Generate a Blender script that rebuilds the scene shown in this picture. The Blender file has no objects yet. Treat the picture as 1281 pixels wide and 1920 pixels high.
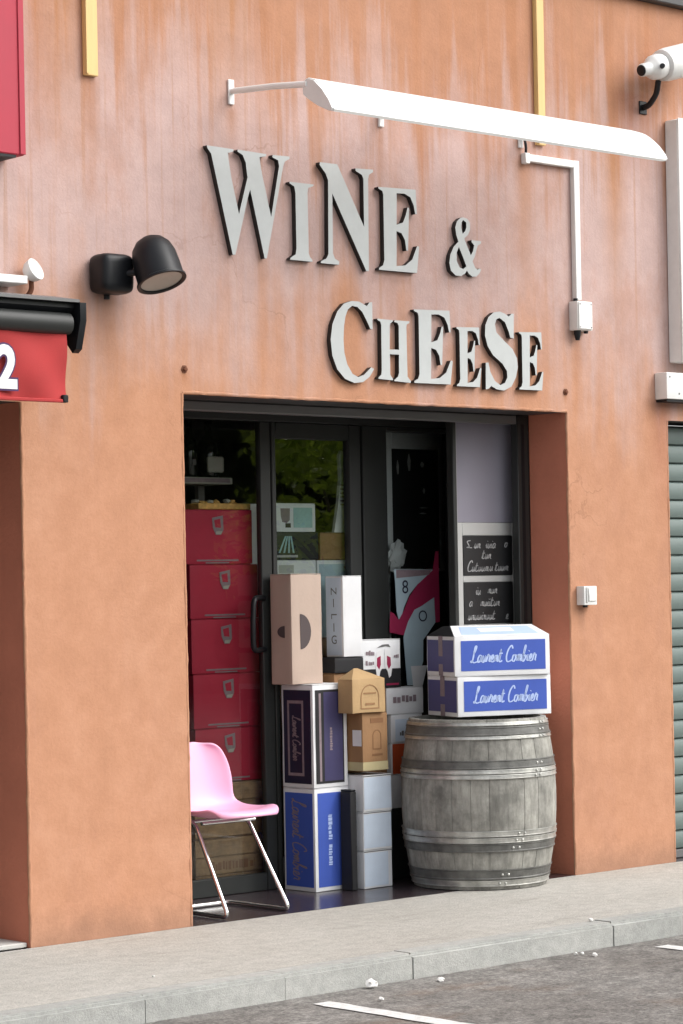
import bpy, bmesh, math, random
from mathutils import Vector, Matrix, Quaternion

random.seed(7)
SC = bpy.context.scene
COL = SC.collection

# ------------------------------------------------------------------ camera
# long-lens view along the shop front; facade plane is y = 0, x runs along it, z up, pavement at z = 0
VIEW = math.radians(47.6)          # angle between the view and the facade
ROLL = 0.019
F_ = Vector((math.cos(VIEW), math.sin(VIEW), 0))
R_ = Vector((math.sin(VIEW), -math.cos(VIEW), 0))
U_ = Vector((0, 0, 1))
cr = math.sqrt(1 - ROLL * ROLL)
cx, cy = R_ * cr - U_ * ROLL, R_ * ROLL + U_ * cr
cam_data = bpy.data.cameras.new('camera')
cam_data.sensor_fit = 'VERTICAL'
cam_data.sensor_height = 24.0
cam_data.lens = 24.0 * 4750 / 1920
cam_data.shift_y = 144 / 1920
cam_data.clip_start = 0.1
cam_data.clip_end = 2000
cam = bpy.data.objects.new('camera', cam_data)
COL.objects.link(cam)
m3 = Matrix((cx, cy, -F_)).transposed()
cam.matrix_world = Matrix.Translation((-7.1426, -8.8517, 1.5)) @ m3.to_4x4()
SC.camera = cam

# ------------------------------------------------------------------ world, sun, exposure
SUN_DIR = Vector((0.50, -0.62, 0.75)).normalized()     # towards the sun, behind thin cloud
SUN_EL = math.asin(SUN_DIR.z)
SUN_AZ = math.atan2(SUN_DIR.x, SUN_DIR.y)
world = bpy.data.worlds.new('World')
SC.world = world
world.use_nodes = True
wn = world.node_tree.nodes
wl = world.node_tree.links
wn.clear()
sky = wn.new('ShaderNodeTexSky')
sky.sky_type = 'NISHITA'
sky.sun_disc = False
sky.sun_elevation = SUN_EL
sky.sun_rotation = SUN_AZ
sky.air_density = 1.0
sky.dust_density = 4.0
sky.ozone_density = 1.0
hs = wn.new('ShaderNodeHueSaturation')
hs.inputs['Saturation'].default_value = 0.22           # veiled, whitish sky
bg = wn.new('ShaderNodeBackground')
bg.inputs['Strength'].default_value = 0.15
wo = wn.new('ShaderNodeOutputWorld')
wl.new(sky.outputs['Color'], hs.inputs['Color'])
wl.new(hs.outputs['Color'], bg.inputs['Color'])
wl.new(bg.outputs['Background'], wo.inputs['Surface'])
sun_data = bpy.data.lights.new('sun', 'SUN')
sun_data.energy = 0.5
sun_data.angle = math.radians(60)
sun_data.color = (1.0, 0.97, 0.93)
sun = bpy.data.objects.new('sun', sun_data)
COL.objects.link(sun)
sun.rotation_euler = (-SUN_DIR).to_track_quat('-Z', 'Y').to_euler()
sun.location = (6, -8, 12)
SC.view_settings.view_transform = 'Standard'
SC.view_settings.look = 'None'
SC.view_settings.exposure = 0.92
SC.view_settings.gamma = 1.0
SC.view_settings.use_curve_mapping = False
SC.cycles.max_bounces = 6
SC.cycles.transparent_max_bounces = 16

# ------------------------------------------------------------------ materials
def srgb(r, g, b):
    f = lambda c: (c / 255) / 12.92 if c / 255 <= 0.04045 else ((c / 255 + 0.055) / 1.055) ** 2.4
    return (f(r), f(g), f(b), 1)

def nodes_of(m):
    m.use_nodes = True
    nt = m.node_tree
    return nt, nt.nodes, nt.links, nt.nodes['Principled BSDF']

def mat(name, col, rough=0.6, var=0.10, scale=9.0, bump=0.0, bscale=60.0, metal=0.0, spec=0.5, stretch=(1, 1, 1), coat=0.0):
    """base colour with gentle procedural mottling and fine relief"""
    m = bpy.data.materials.new(name)
    nt, n, l, b = nodes_of(m)
    b.inputs['Roughness'].default_value = rough
    b.inputs['Metallic'].default_value = metal
    b.inputs['Specular IOR Level'].default_value = spec
    b.inputs['Coat Weight'].default_value = coat
    tc = n.new('ShaderNodeTexCoord')
    mp = n.new('ShaderNodeMapping')
    mp.inputs['Scale'].default_value = stretch
    l.new(tc.outputs['Object'], mp.inputs['Vector'])
    ns = n.new('ShaderNodeTexNoise')
    ns.inputs['Scale'].default_value = scale
    ns.inputs['Detail'].default_value = 6
    ns.inputs['Roughness'].default_value = 0.62
    l.new(mp.outputs['Vector'], ns.inputs['Vector'])
    mr = n.new('ShaderNodeMapRange')
    mr.inputs['From Min'].default_value = 0.3
    mr.inputs['From Max'].default_value = 0.7
    mr.inputs['To Min'].default_value = 1 - var
    mr.inputs['To Max'].default_value = 1 + var * 0.6
    l.new(ns.outputs['Fac'], mr.inputs['Value'])
    mx = n.new('ShaderNodeMix')
    mx.data_type = 'RGBA'
    mx.blend_type = 'MULTIPLY'
    mx.inputs['Factor'].default_value = 1
    mx.inputs['A'].default_value = col
    cmb = n.new('ShaderNodeCombineColor')
    for k in range(3):
        l.new(mr.outputs['Result'], cmb.inputs[k])
    l.new(cmb.outputs['Color'], mx.inputs['B'])
    l.new(mx.outputs['Result'], b.inputs['Base Color'])
    rr = n.new('ShaderNodeMapRange')
    rr.inputs['To Min'].default_value = max(0.02, rough - 0.08)
    rr.inputs['To Max'].default_value = min(1, rough + 0.08)
    l.new(ns.outputs['Fac'], rr.inputs['Value'])
    l.new(rr.outputs['Result'], b.inputs['Roughness'])
    if bump:
        n2 = n.new('ShaderNodeTexNoise')
        n2.inputs['Scale'].default_value = bscale
        n2.inputs['Detail'].default_value = 4
        l.new(mp.outputs['Vector'], n2.inputs['Vector'])
        bp = n.new('ShaderNodeBump')
        bp.inputs['Strength'].default_value = bump
        bp.inputs['Distance'].default_value = 0.01
        l.new(n2.outputs['Fac'], bp.inputs['Height'])
        l.new(bp.outputs['Normal'], b.inputs['Normal'])
    return m

class NB:
    """tiny node-graph helper"""
    def __init__(s, m):
        s.nt, s.n, s.l, s.b = nodes_of(m)
        g = s.n.new('ShaderNodeNewGeometry')
        sp = s.n.new('ShaderNodeSeparateXYZ')
        s.l.new(g.outputs['Position'], sp.inputs[0])
        s.pos = g.outputs['Position']
        s.x, s.y, s.z = sp.outputs
    def put(s, sock, v):
        if isinstance(v, (int, float, tuple)):
            sock.default_value = v
        else:
            s.l.new(v, sock)
    def math(s, op, a, b=0.0, c=0.0, clamp=False):
        k = s.n.new('ShaderNodeMath'); k.operation = op; k.use_clamp = clamp
        s.put(k.inputs[0], a); s.put(k.inputs[1], b); s.put(k.inputs[2], c)
        return k.outputs[0]
    def noise(s, sc, scale, detail=5, rough=0.6, off=(0, 0, 0)):
        mp = s.n.new('ShaderNodeMapping')
        mp.inputs['Scale'].default_value = sc
        mp.inputs['Location'].default_value = off
        s.l.new(s.pos, mp.inputs['Vector'])
        k = s.n.new('ShaderNodeTexNoise')
        k.inputs['Scale'].default_value = scale
        k.inputs['Detail'].default_value = detail
        k.inputs['Roughness'].default_value = rough
        s.l.new(mp.outputs['Vector'], k.inputs['Vector'])
        return k.outputs['Fac']
    def ramp(s, v, a, b, lo=0.0, hi=1.0, smooth=True):
        k = s.n.new('ShaderNodeMapRange')
        k.interpolation_type = 'SMOOTHSTEP' if smooth else 'LINEAR'
        s.put(k.inputs['Value'], v)
        k.inputs['From Min'].default_value = a; k.inputs['From Max'].default_value = b
        k.inputs['To Min'].default_value = lo; k.inputs['To Max'].default_value = hi
        return k.outputs['Result']
    def mix(s, f, a, b, blend='MIX'):
        k = s.n.new('ShaderNodeMix'); k.data_type = 'RGBA'; k.blend_type = blend
        s.put(k.inputs['Factor'], f); s.put(k.inputs['A'], a); s.put(k.inputs['B'], b)
        return k.outputs['Result']
    def grey(s, v):
        k = s.n.new('ShaderNodeCombineColor')
        for i in range(3): s.l.new(v, k.inputs[i])
        return k.outputs[0]
    def bump(s, h, strength, dist=0.01):
        k = s.n.new('ShaderNodeBump')
        k.inputs['Strength'].default_value = strength; k.inputs['Distance'].default_value = dist
        s.l.new(h, k.inputs['Height']); s.l.new(k.outputs['Normal'], s.b.inputs['Normal'])

def plaster_material():
    m = bpy.data.materials.new('weathered_orange_plaster')
    q = NB(m)
    streak = q.noise((1, 1, 0.07), 5.5, 6, 0.62)
    streak2 = q.noise((1, 1, 0.05), 14.0, 4, 0.6, (3, 0, 0))
    patch = q.noise((1, 1, 0.6), 1.3, 5, 0.6, (1, 2, 0))
    mott = q.noise((1, 1, 1), 7.0, 6, 0.7, (5, 0, 2))
    fine = q.noise((1, 1, 1), 70.0, 4, 0.7)
    so = q.math('MULTIPLY_ADD', streak, 1.9, -0.95)
    po = q.math('MULTIPLY_ADD', patch, 1.7, -0.85)
    zz = q.math('ADD', q.math('ADD', q.z, so), po)
    fade = q.ramp(zz, 2.25, 3.10)
    so2 = q.math('MULTIPLY_ADD', streak2, 1.5, -0.75)
    zt = q.math('ADD', q.math('ADD', q.z, q.math('MULTIPLY', so, 1.5)), so2)
    top = q.math('MAXIMUM', q.ramp(zt, 3.50, 4.25), q.ramp(q.z, 3.55, 4.35, 0.0, 0.62))
    orange = (0.498, 0.250, 0.148, 1)
    pale = (0.508, 0.368, 0.342, 1)
    ochre = (0.440, 0.210, 0.115, 1)
    wash = q.ramp(q.math('ADD', mott, q.math('MULTIPLY', patch, 0.8)), 0.75, 1.25, 0.0, 0.42)
    col = q.mix(wash, orange, (0.515, 0.295, 0.200, 1))
    col = q.mix(q.math('MULTIPLY', fade, 0.95), col, pale)
    col = q.mix(q.math('MULTIPLY', top, 0.92), col, ochre)
    blotch = q.ramp(q.noise((1, 1, 0.45), 2.4, 7, 0.68, (11, 3, 1)), 0.48, 0.70, 0.0, 0.45)
    col = q.mix(blotch, col, (0.420, 0.212, 0.138, 1))
    hair = q.noise((1, 1, 0.025), 24.0, 4, 0.65, (7, 0, 0))
    hz = q.ramp(q.z, 2.2, 3.4, 0.25, 1.0)
    col = q.mix(q.math('MULTIPLY', q.ramp(hair, 0.52, 0.70, 0.0, 0.50), hz), col, (0.410, 0.215, 0.125, 1))
    col = q.mix(q.math('MULTIPLY', q.ramp(hair, 0.46, 0.30, 0.0, 0.10), hz), col, (0.520, 0.370, 0.335, 1))
    drip = q.math('MULTIPLY', q.ramp(q.noise((1, 1, 0.03), 6.5, 5, 0.6, (13, 0, 0)), 0.50, 0.64), q.ramp(q.z, 3.15, 4.30, 0.0, 0.60))
    col = q.mix(drip, col, (0.400, 0.180, 0.090, 1))
    # run-off stains with a place of their own: below fixings, beside the red sign, along the lintel ends; also the security camera's painted shadow
    def stain_or_shadow(x0, w, zt, zb, amt, c):
        dx = q.math('DIVIDE', q.math('SUBTRACT', q.math('MULTIPLY_ADD', streak2, 0.05, q.x), x0 + 0.025), w)
        gx = q.math('POWER', 2.718, q.math('MULTIPLY', q.math('MULTIPLY', dx, dx), -1.0))
        gz = q.math('MULTIPLY', q.ramp(q.z, zb, zt), q.ramp(q.z, zt + 0.03, zt - 0.02))
        f = q.math('MULTIPLY', q.math('MULTIPLY', gx, gz), q.ramp(streak, 0.2, 0.6, amt * 0.5, amt), clamp=True)
        return f, c
    rust = (0.36, 0.150, 0.062, 1)
    grime = (0.20, 0.105, 0.075, 1)
    for a in ((0.30, 0.11, 4.6, 3.25, 0.95, (0.42, 0.20, 0.095, 1)), (0.31, 0.03, 3.70, 3.45, 0.6, rust), (1.25, 0.02, 3.71, 3.3, 0.5, rust),
              (2.25, 0.07, 3.66, 2.5, 0.65, (0.42, 0.195, 0.095, 1)), (2.62, 0.03, 2.76, 2.3, 0.5, rust), (-0.62, 0.13, 4.6, 3.0, 0.95, (0.42, 0.20, 0.095, 1)),
              (-0.47, 0.03, 3.74, 3.3, 0.5, rust), (2.93, 0.08, 3.9, 2.65, 0.8, (0.42, 0.20, 0.095, 1)), (-0.42, 0.06, 2.80, 2.3, 0.35, grime),
              (3.28, 0.09, 2.47, 1.6, 0.45, (0.30, 0.09, 0.05, 1)), (2.62, 0.025, 1.39, 1.2, 0.5, grime), (1.85, 0.18, 4.6, 3.9, 0.6, ochre),
              (3.10, 0.14, 4.1, 3.5, 0.45, (0.28, 0.085, 0.05, 1)), (0.012, 0.015, 2.485, 2.41, 0.6, rust), (2.53, 0.015, 2.48, 2.42, 0.6, rust)):  # first entry paints the security camera's cast shadow on the wall
        f, c = stain_or_shadow(*a)
        col = q.mix(f, col, c)
    base_dirt = q.math('MULTIPLY', q.ramp(q.math('ADD', q.z, q.math('MULTIPLY', mott, 0.22)), 0.30, 0.11), 0.60)
    col = q.mix(base_dirt, col, (0.30, 0.17, 0.115, 1))
    scuff = q.ramp(q.noise((1, 1, 0.5), 11.0, 7, 0.75, (2, 0, 8)), 0.66, 0.76, 0.0, 0.28)
    col = q.mix(scuff, col, (0.62, 0.38, 0.26, 1))
    col = q.mix(1.0, col, q.grey(q.ramp(mott, 0.25, 0.75, 0.90, 1.06)), 'MULTIPLY')
    col = q.mix(1.0, col, q.grey(q.ramp(fine, 0.25, 0.75, 0.965, 1.03)), 'MULTIPLY')
    wob = q.n.new('ShaderNodeTexNoise'); wob.inputs['Scale'].default_value = 3.5; wob.inputs['Detail'].default_value = 6
    q.l.new(q.pos, wob.inputs['Vector'])
    wv = q.n.new('ShaderNodeVectorMath'); wv.operation = 'MULTIPLY_ADD'
    q.l.new(wob.outputs['Color'], wv.inputs[0]); wv.inputs[1].default_value = (0.5, 0.5, 0.5); q.l.new(q.pos, wv.inputs[2])
    vo = q.n.new('ShaderNodeTexVoronoi'); vo.feature = 'DISTANCE_TO_EDGE'; vo.inputs['Scale'].default_value = 0.8
    q.l.new(wv.outputs[0], vo.inputs['Vector'])
    crack = q.math('MULTIPLY', q.ramp(vo.outputs['Distance'], 0.0045, 0.001), q.ramp(q.noise((1, 1, 1), 1.1, 3, 0.6, (20, 3, 5)), 0.52, 0.64, 0.0, 0.28))
    col = q.mix(crack, col, (0.22, 0.105, 0.06, 1))
    q.put(q.b.inputs['Base Color'], col)
    q.b.inputs['Roughness'].default_value = 0.88
    q.b.inputs['Specular IOR Level'].default_value = 0.25
    h = q.math('ADD', q.math('MULTIPLY', mott, 0.5), q.math('MULTIPLY', fine, 0.55))
    q.bump(h, 0.32, 0.012)
    return m

def ground_material(name, base, alt, spot_scale, patch_scale, contrast, stains=None, rough=0.9, mid_lo=0.88, mid_hi=1.08):
    m = bpy.data.materials.new(name)
    q = NB(m)
    agg = q.noise((1, 1, 1), spot_scale, 3, 0.8)
    mid = q.noise((1, 1, 1), spot_scale * 0.18, 5, 0.7, (4, 4, 0))
    big = q.noise((0.6, 1, 1), patch_scale, 6, 0.65, (1, 7, 0))
    col = q.mix(q.ramp(big, 0.35, 0.68), base, alt)
    col = q.mix(1.0, col, q.grey(q.ramp(agg, 0.25, 0.75, 1 - contrast, 1 + contrast)), 'MULTIPLY')
    col = q.mix(1.0, col, q.grey(q.ramp(mid, 0.3, 0.7, mid_lo, mid_hi)), 'MULTIPLY')
    vo = q.n.new('ShaderNodeTexVoronoi'); vo.inputs['Scale'].default_value = 2.7
    q.l.new(q.pos, vo.inputs['Vector'])
    gum = q.math('MULTIPLY', q.ramp(vo.outputs['Distance'], 0.10, 0.06), q.ramp(mid, 0.5, 0.56, 0.0, 0.30))
    col = q.mix(gum, col, (0.13, 0.12, 0.105, 1))
    drift = q.ramp(q.noise((0.35, 1.6, 1), 3.0, 6, 0.72, (2, 5, 0)), 0.55, 0.72, 0.0, 0.30)
    col = q.mix(drift, col, (0.20, 0.185, 0.16, 1))
    if stains:
        s1 = q.ramp(q.noise((0.5, 1, 1), 2.6, 6, 0.7, (9, 1, 0)), 0.54, 0.70, 0.0, 0.45)
        col = q.mix(s1, col, stains)
    q.put(q.b.inputs['Base Color'], col)
    q.b.inputs['Roughness'].default_value = rough
    q.b.inputs['Specular IOR Level'].default_value = 0.3
    q.bump(agg, 0.5, 0.008)
    return m

def glass_material(name='shop_window_glass', tint=(0.86, 0.90, 0.88, 1), panes=1.8):
    m = bpy.data.materials.new(name)
    m.use_nodes = True
    n, l = m.node_tree.nodes, m.node_tree.links
    n.clear()
    o = n.new('ShaderNodeOutputMaterial')
    t = n.new('ShaderNodeBsdfTransparent'); t.inputs['Color'].default_value = tint
    g = n.new('ShaderNodeBsdfGlossy'); g.inputs['Roughness'].default_value = 0.0
    g.inputs['Color'].default_value = (1, 1, 1, 1)
    fr = n.new('ShaderNodeFresnel'); fr.inputs['IOR'].default_value = 1.5
    mx = n.new('ShaderNodeMixShader')
    dbl = n.new('ShaderNodeMath'); dbl.operation = 'MULTIPLY'; dbl.inputs[1].default_value = panes; dbl.use_clamp = True   # several glass surfaces behind one another
    l.new(fr.outputs[0], dbl.inputs[0])
    l.new(dbl.outputs[0], mx.inputs[0]); l.new(t.outputs[0], mx.inputs[1]); l.new(g.outputs[0], mx.inputs[2])
    l.new(mx.outputs[0], o.inputs['Surface'])
    return m

def wood_material(name, c1, c2, grain=(14, 14, 0.9), rough=0.8):
    m = bpy.data.materials.new(name)
    nt, n, l, b = nodes_of(m)
    tc = n.new('ShaderNodeTexCoord')
    oi = n.new('ShaderNodeObjectInfo')
    ad = n.new('ShaderNodeVectorMath'); ad.operation = 'ADD'
    l.new(tc.outputs['Object'], ad.inputs[0]); l.new(oi.outputs['Random'], ad.inputs[1])
    mp = n.new('ShaderNodeMapping'); mp.inputs['Scale'].default_value = grain
    l.new(ad.outputs[0], mp.inputs['Vector'])
    ns = n.new('ShaderNodeTexNoise'); ns.inputs['Scale'].default_value = 3.0; ns.inputs['Detail'].default_value = 8; ns.inputs['Roughness'].default_value = 0.7
    l.new(mp.outputs['Vector'], ns.inputs['Vector'])
    rp = n.new('ShaderNodeMapRange'); rp.inputs['From Min'].default_value = 0.28; rp.inputs['From Max'].default_value = 0.72
    l.new(ns.outputs['Fac'], rp.inputs['Value'])
    mx = n.new('ShaderNodeMix'); mx.data_type = 'RGBA'; mx.inputs['A'].default_value = c1; mx.inputs['B'].default_value = c2
    l.new(rp.outputs['Result'], mx.inputs['Factor'])
    rv = n.new('ShaderNodeMapRange'); rv.inputs['To Min'].default_value = 0.86; rv.inputs['To Max'].default_value = 1.08
    l.new(oi.outputs['Random'], rv.inputs['Value'])
    ml = n.new('ShaderNodeMix'); ml.data_type = 'RGBA'; ml.blend_type = 'MULTIPLY'; ml.inputs['Factor'].default_value = 1
    cc = n.new('ShaderNodeCombineColor')
    for i in range(3): l.new(rv.outputs['Result'], cc.inputs[i])
    nb_ = n.new('ShaderNodeTexNoise'); nb_.inputs['Scale'].default_value = 7.0; nb_.inputs['Detail'].default_value = 6; nb_.inputs['Roughness'].default_value = 0.7
    gp = n.new('ShaderNodeNewGeometry'); l.new(gp.outputs['Position'], nb_.inputs['Vector'])
    br_ = n.new('ShaderNodeMapRange'); br_.inputs['From Min'].default_value = 0.38; br_.inputs['From Max'].default_value = 0.62; br_.inputs['To Min'].default_value = 0.62; br_.inputs['To Max'].default_value = 1.1
    l.new(nb_.outputs['Fac'], br_.inputs['Value'])
    mm = n.new('ShaderNodeMath'); mm.operation = 'MULTIPLY'; l.new(br_.outputs['Result'], mm.inputs[0]); l.new(rv.outputs['Result'], mm.inputs[1])
    for i in range(3): l.new(mm.outputs[0], cc.inputs[i])
    l.new(mx.outputs['Result'], ml.inputs['A']); l.new(cc.outputs[0], ml.inputs['B'])
    l.new(ml.outputs['Result'], b.inputs['Base Color'])
    b.inputs['Roughness'].default_value = rough
    bp = n.new('ShaderNodeBump'); bp.inputs['Strength'].default_value = 0.4; bp.inputs['Distance'].default_value = 0.006
    l.new(ns.outputs['Fac'], bp.inputs['Height']); l.new(bp.outputs['Normal'], b.inputs['Normal'])
    return m

M = {}
M['plaster'] = plaster_material()
M['reveal'] = mat('unfaded_terracotta_plaster', (0.56, 0.205, 0.130, 1), 0.9, 0.12, 3.0, 0.35, 60, spec=0.2)
M['pavement'] = ground_material('pavement_fine_asphalt', (0.405, 0.388, 0.350, 1), (0.455, 0.441, 0.404, 1), 85, 1.1, 0.22)
M['road'] = ground_material('car_park_asphalt', (0.162, 0.151, 0.139, 1), (0.232, 0.222, 0.207, 1), 60, 1.6, 0.50, (0.19, 0.125, 0.085, 1), 0.9, 0.72, 1.25)
M['kerb'] = ground_material('kerb_concrete', (0.36, 0.365, 0.345, 1), (0.44, 0.44, 0.415, 1), 130, 2.0, 0.10)
M['road_paint'] = mat('worn_road_paint', (0.70, 0.70, 0.68, 1), 0.7, 0.25, 25, 0.3)
M['floor'] = mat('polished_dark_tile', (0.045, 0.034, 0.038, 1), 0.22, 0.2, 3)
M['inner'] = mat('dim_interior_paint', (0.22, 0.21, 0.19, 1), 0.8, 0.1, 2)
M['dark_metal'] = mat('anthracite_powder_coat', (0.024, 0.026, 0.025, 1), 0.48, 0.12, 6, spec=0.4)
M['grey_metal'] = mat('mid_grey_aluminium', (0.14, 0.14, 0.14, 1), 0.45, 0.1, 6)
M['black'] = mat('black_enamel', (0.008, 0.009, 0.011, 1), 0.42, 0.15, 12, spec=0.3)
M['black_card'] = mat('black_card', (0.015, 0.015, 0.017, 1), 0.7, 0.1, 12)
M['glass'] = glass_material()
M['glass_single'] = glass_material('single_window_glass', (0.90, 0.93, 0.91, 1), 1.0)
M['glass_door'] = glass_material('double_door_glass', (0.84, 0.89, 0.87, 1), 2.6)
M['white_paint'] = mat('white_enamel', (0.82, 0.82, 0.80, 1), 0.35, 0.04, 6)
M['white_plastic'] = mat('white_plastic', (0.76, 0.76, 0.74, 1), 0.42, 0.06, 14)
M['cream'] = mat('cream_yellow_paint', (0.72, 0.50, 0.21, 1), 0.6, 0.12, 8, 0.1, 40, stretch=(1, 1, 0.15))
M['letter_face'] = mat('brushed_aluminium_face', (0.46, 0.48, 0.475, 1), 0.5, 0.06, 12, metal=0.1)
M['letter_side'] = mat('black_letter_return', (0.012, 0.012, 0.012, 1), 0.5, 0.1, 12)
M['red_sign'] = mat('crimson_sign_sheet', (0.42, 0.026, 0.052, 1), 0.6, 0.10, 2.5)
M['red_cloth'] = mat('red_awning_cloth', (0.40, 0.036, 0.036, 1), 0.9, 0.10, 5, 0.15, 300)
M['navy_outline'] = mat('navy_print', (0.06, 0.02, 0.09, 1), 0.7, 0.05)
M['white_print'] = mat('white_print', (0.80, 0.80, 0.80, 1), 0.7, 0.05)
M['pale_print'] = mat('pale_blue_print', (0.46, 0.58, 0.88, 1), 0.6, 0.05)
M['dim_print'] = mat('faded_silver_print', (0.26, 0.20, 0.22, 1), 0.6, 0.15, 40)
M['blue'] = mat('royal_blue_print', (0.048, 0.102, 0.46, 1), 0.62, 0.08, 6)
M['navy'] = mat('dark_navy_print', (0.014, 0.014, 0.040, 1), 0.45, 0.12, 8)
M['indigo'] = mat('indigo_print', (0.050, 0.045, 0.115, 1), 0.45, 0.12, 8)
M['white_card'] = mat('white_cardboard', (0.78, 0.79, 0.80, 1), 0.65, 0.06, 6, 0.06, 60)
M['pale_blue_card'] = mat('pale_blue_grey_cardboard', (0.62, 0.71, 0.82, 1), 0.6, 0.08, 6, 0.06, 60)
M['ice_card'] = mat('ice_blue_card', (0.42, 0.54, 0.60, 1), 0.6, 0.08, 6)
M['kraft'] = mat('kraft_cardboard', (0.31, 0.170, 0.078, 1), 0.8, 0.12, 7, 0.12, 60)
M['kraft_light'] = mat('light_kraft_cardboard', (0.46, 0.305, 0.150, 1), 0.8, 0.10, 7, 0.12, 60)
M['kraft_ink'] = mat('brown_ink', (0.22, 0.105, 0.045, 1), 0.8, 0.1)
M['tan_strip'] = mat('straw_cardboard', (0.50, 0.43, 0.24, 1), 0.8, 0.1, 8)
M['beige'] = mat('beige_cardboard', (0.50, 0.385, 0.315, 1), 0.75, 0.07, 5, 0.08, 60)
M['taupe_inside'] = mat('taupe_carton_inside', (0.085, 0.065, 0.065, 1), 0.8, 0.1)
M['burgundy'] = mat('burgundy_carton', (0.44, 0.013, 0.046, 1), 0.65, 0.10, 4)
M['orange_card'] = mat('orange_red_carton', (0.52, 0.082, 0.022, 1), 0.6, 0.1, 6)
M['pine'] = wood_material('pine_case_boards', (0.30, 0.18, 0.085, 1), (0.42, 0.27, 0.14, 1), (0.9, 14, 14))
M['stave'] = wood_material('weathered_grey_oak', (0.200, 0.194, 0.172, 1), (0.420, 0.412, 0.370, 1), (9, 9, 2.2), 0.85)
M['hoop_dark'] = mat('dark_steel_band', (0.150, 0.150, 0.140, 1), 0.55, 0.45, 14, 0.2, 60, metal=0.3)
M['blue_shaded'] = mat('shaded_blue_print', (0.075, 0.070, 0.21, 1), 0.55, 0.10, 8)
M['hoop'] = mat('galvanised_hoop', (0.55, 0.55, 0.52, 1), 0.42, 0.35, 14, 0.2, 60, metal=0.75)
M['pink'] = mat('pink_moulded_plastic', (0.86, 0.44, 0.63, 1), 0.38, 0.03, 4)
M['chrome'] = mat('chromed_tube', (0.80, 0.80, 0.79, 1), 0.14, 0.05, 10, metal=1.0)
M['mauve'] = mat('lilac_grey_panel', (0.25, 0.238, 0.285, 1), 0.6, 0.08, 2)
M['pale_grey'] = mat('pale_grey_board', (0.46, 0.46, 0.445, 1), 0.6, 0.07, 4)
M['slate'] = mat('black_slate_board', (0.012, 0.012, 0.013, 1), 0.6, 0.2, 10)
M['chalk'] = mat('chalk_marks', (0.36, 0.36, 0.36, 1), 0.9, 0.3, 60)
M['crimson'] = mat('crimson_poster_print', (0.33, 0.020, 0.075, 1), 0.5, 0.08, 6)
M['teal'] = mat('pale_teal_print', (0.35, 0.55, 0.54, 1), 0.6, 0.15, 9)
M['shutter'] = mat('green_grey_shutter_paint', (0.130, 0.172, 0.160, 1), 0.5, 0.18, 5, stretch=(0.4, 1, 3))
M['brown_door'] = mat('dark_brown_door_paint', (0.055, 0.028, 0.022, 1), 0.5, 0.15, 5)
M['sill'] = mat('pale_stone_sill', (0.52, 0.51, 0.48, 1), 0.8, 0.1, 8)
M['bottle'] = mat('dark_bottle_glass', (0.010, 0.012, 0.009, 1), 0.12, 0.1)
M['paper'] = mat('aged_label_paper', (0.42, 0.42, 0.36, 1), 0.8, 0.1)
M['amber'] = mat('amber_straw', (0.72, 0.42, 0.12, 1), 0.7, 0.4, 30)
M['pebble'] = mat('whitish_pebble', (0.78, 0.77, 0.74, 1), 0.8, 0.1, 60)
M['rust'] = mat('rusty_iron', (0.16, 0.055, 0.025, 1), 0.8, 0.3, 40)
M['lens'] = mat('frosted_lamp_glass', (0.40, 0.40, 0.37, 1), 0.3, 0.1)
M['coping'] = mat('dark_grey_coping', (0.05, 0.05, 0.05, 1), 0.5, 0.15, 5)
M['leaf_dark'] = mat('dark_hedge_green', (0.045, 0.060, 0.018, 1), 0.7, 0.4, 1.5)
M['leaf'] = mat('leaf_green', (0.120, 0.150, 0.020, 1), 0.6, 0.45, 1.5)
_nt = M['leaf'].node_tree
_tr = _nt.nodes.new('ShaderNodeBsdfTranslucent'); _tr.inputs['Color'].default_value = (0.34, 0.42, 0.05, 1)
_ad = _nt.nodes.new('ShaderNodeAddShader')
_nt.links.new(_nt.nodes['Principled BSDF'].outputs[0], _ad.inputs[0]); _nt.links.new(_tr.outputs[0], _ad.inputs[1])
_nt.links.new(_ad.outputs[0], _nt.nodes['Material Output'].inputs['Surface'])
M['bark'] = mat('grey_brown_bark', (0.10, 0.075, 0.055, 1), 0.9, 0.3, 8, 0.5, 20)

# ------------------------------------------------------------------ mesh helpers
def link(name, me, material=None, parent=None, loc=None, rot=None):
    o = bpy.data.objects.new(name, me)
    COL.objects.link(o)
    if material is not None and me is not None and not me.materials:
        me.materials.append(M[material] if isinstance(material, str) else material)
    if parent is not None: o.parent = parent
    if loc is not None: o.location = loc
    if rot is not None: o.rotation_euler = rot
    return o

def tag(o, label, cat, group=None):
    o['label'] = label
    o['category'] = cat
    if group: o['group'] = group
    return o

def thing(name, label, cat, loc=(0, 0, 0), rotz=0.0, group=None):
    o = bpy.data.objects.new(name, None)
    o.empty_display_size = 0.1
    COL.objects.link(o)
    o.location = loc
    o.rotation_euler = (0, 0, rotz)
    return tag(o, label, cat, group)

def to_mesh(bm, name, smooth=None):
    bmesh.ops.recalc_face_normals(bm, faces=bm.faces)
    me = bpy.data.meshes.new(name)
    bm.to_mesh(me)
    bm.free()
    if smooth is not None:
        for p in me.polygons: p.use_smooth = True
        try: me.set_sharp_from_angle(angle=math.radians(smooth))
        except Exception: pass
    return me

def bm_box(bm, a, b):
    (x0, y0, z0), (x1, y1, z1) = a, b
    vs = [bm.verts.new(p) for p in ((x0,y0,z0),(x1,y0,z0),(x1,y1,z0),(x0,y1,z0),(x0,y0,z1),(x1,y0,z1),(x1,y1,z1),(x0,y1,z1))]
    for f in ((0,3,2,1),(4,5,6,7),(0,1,5,4),(1,2,6,5),(2,3,7,6),(3,0,4,7)):
        bm.faces.new([vs[i] for i in f])
    return vs

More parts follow.
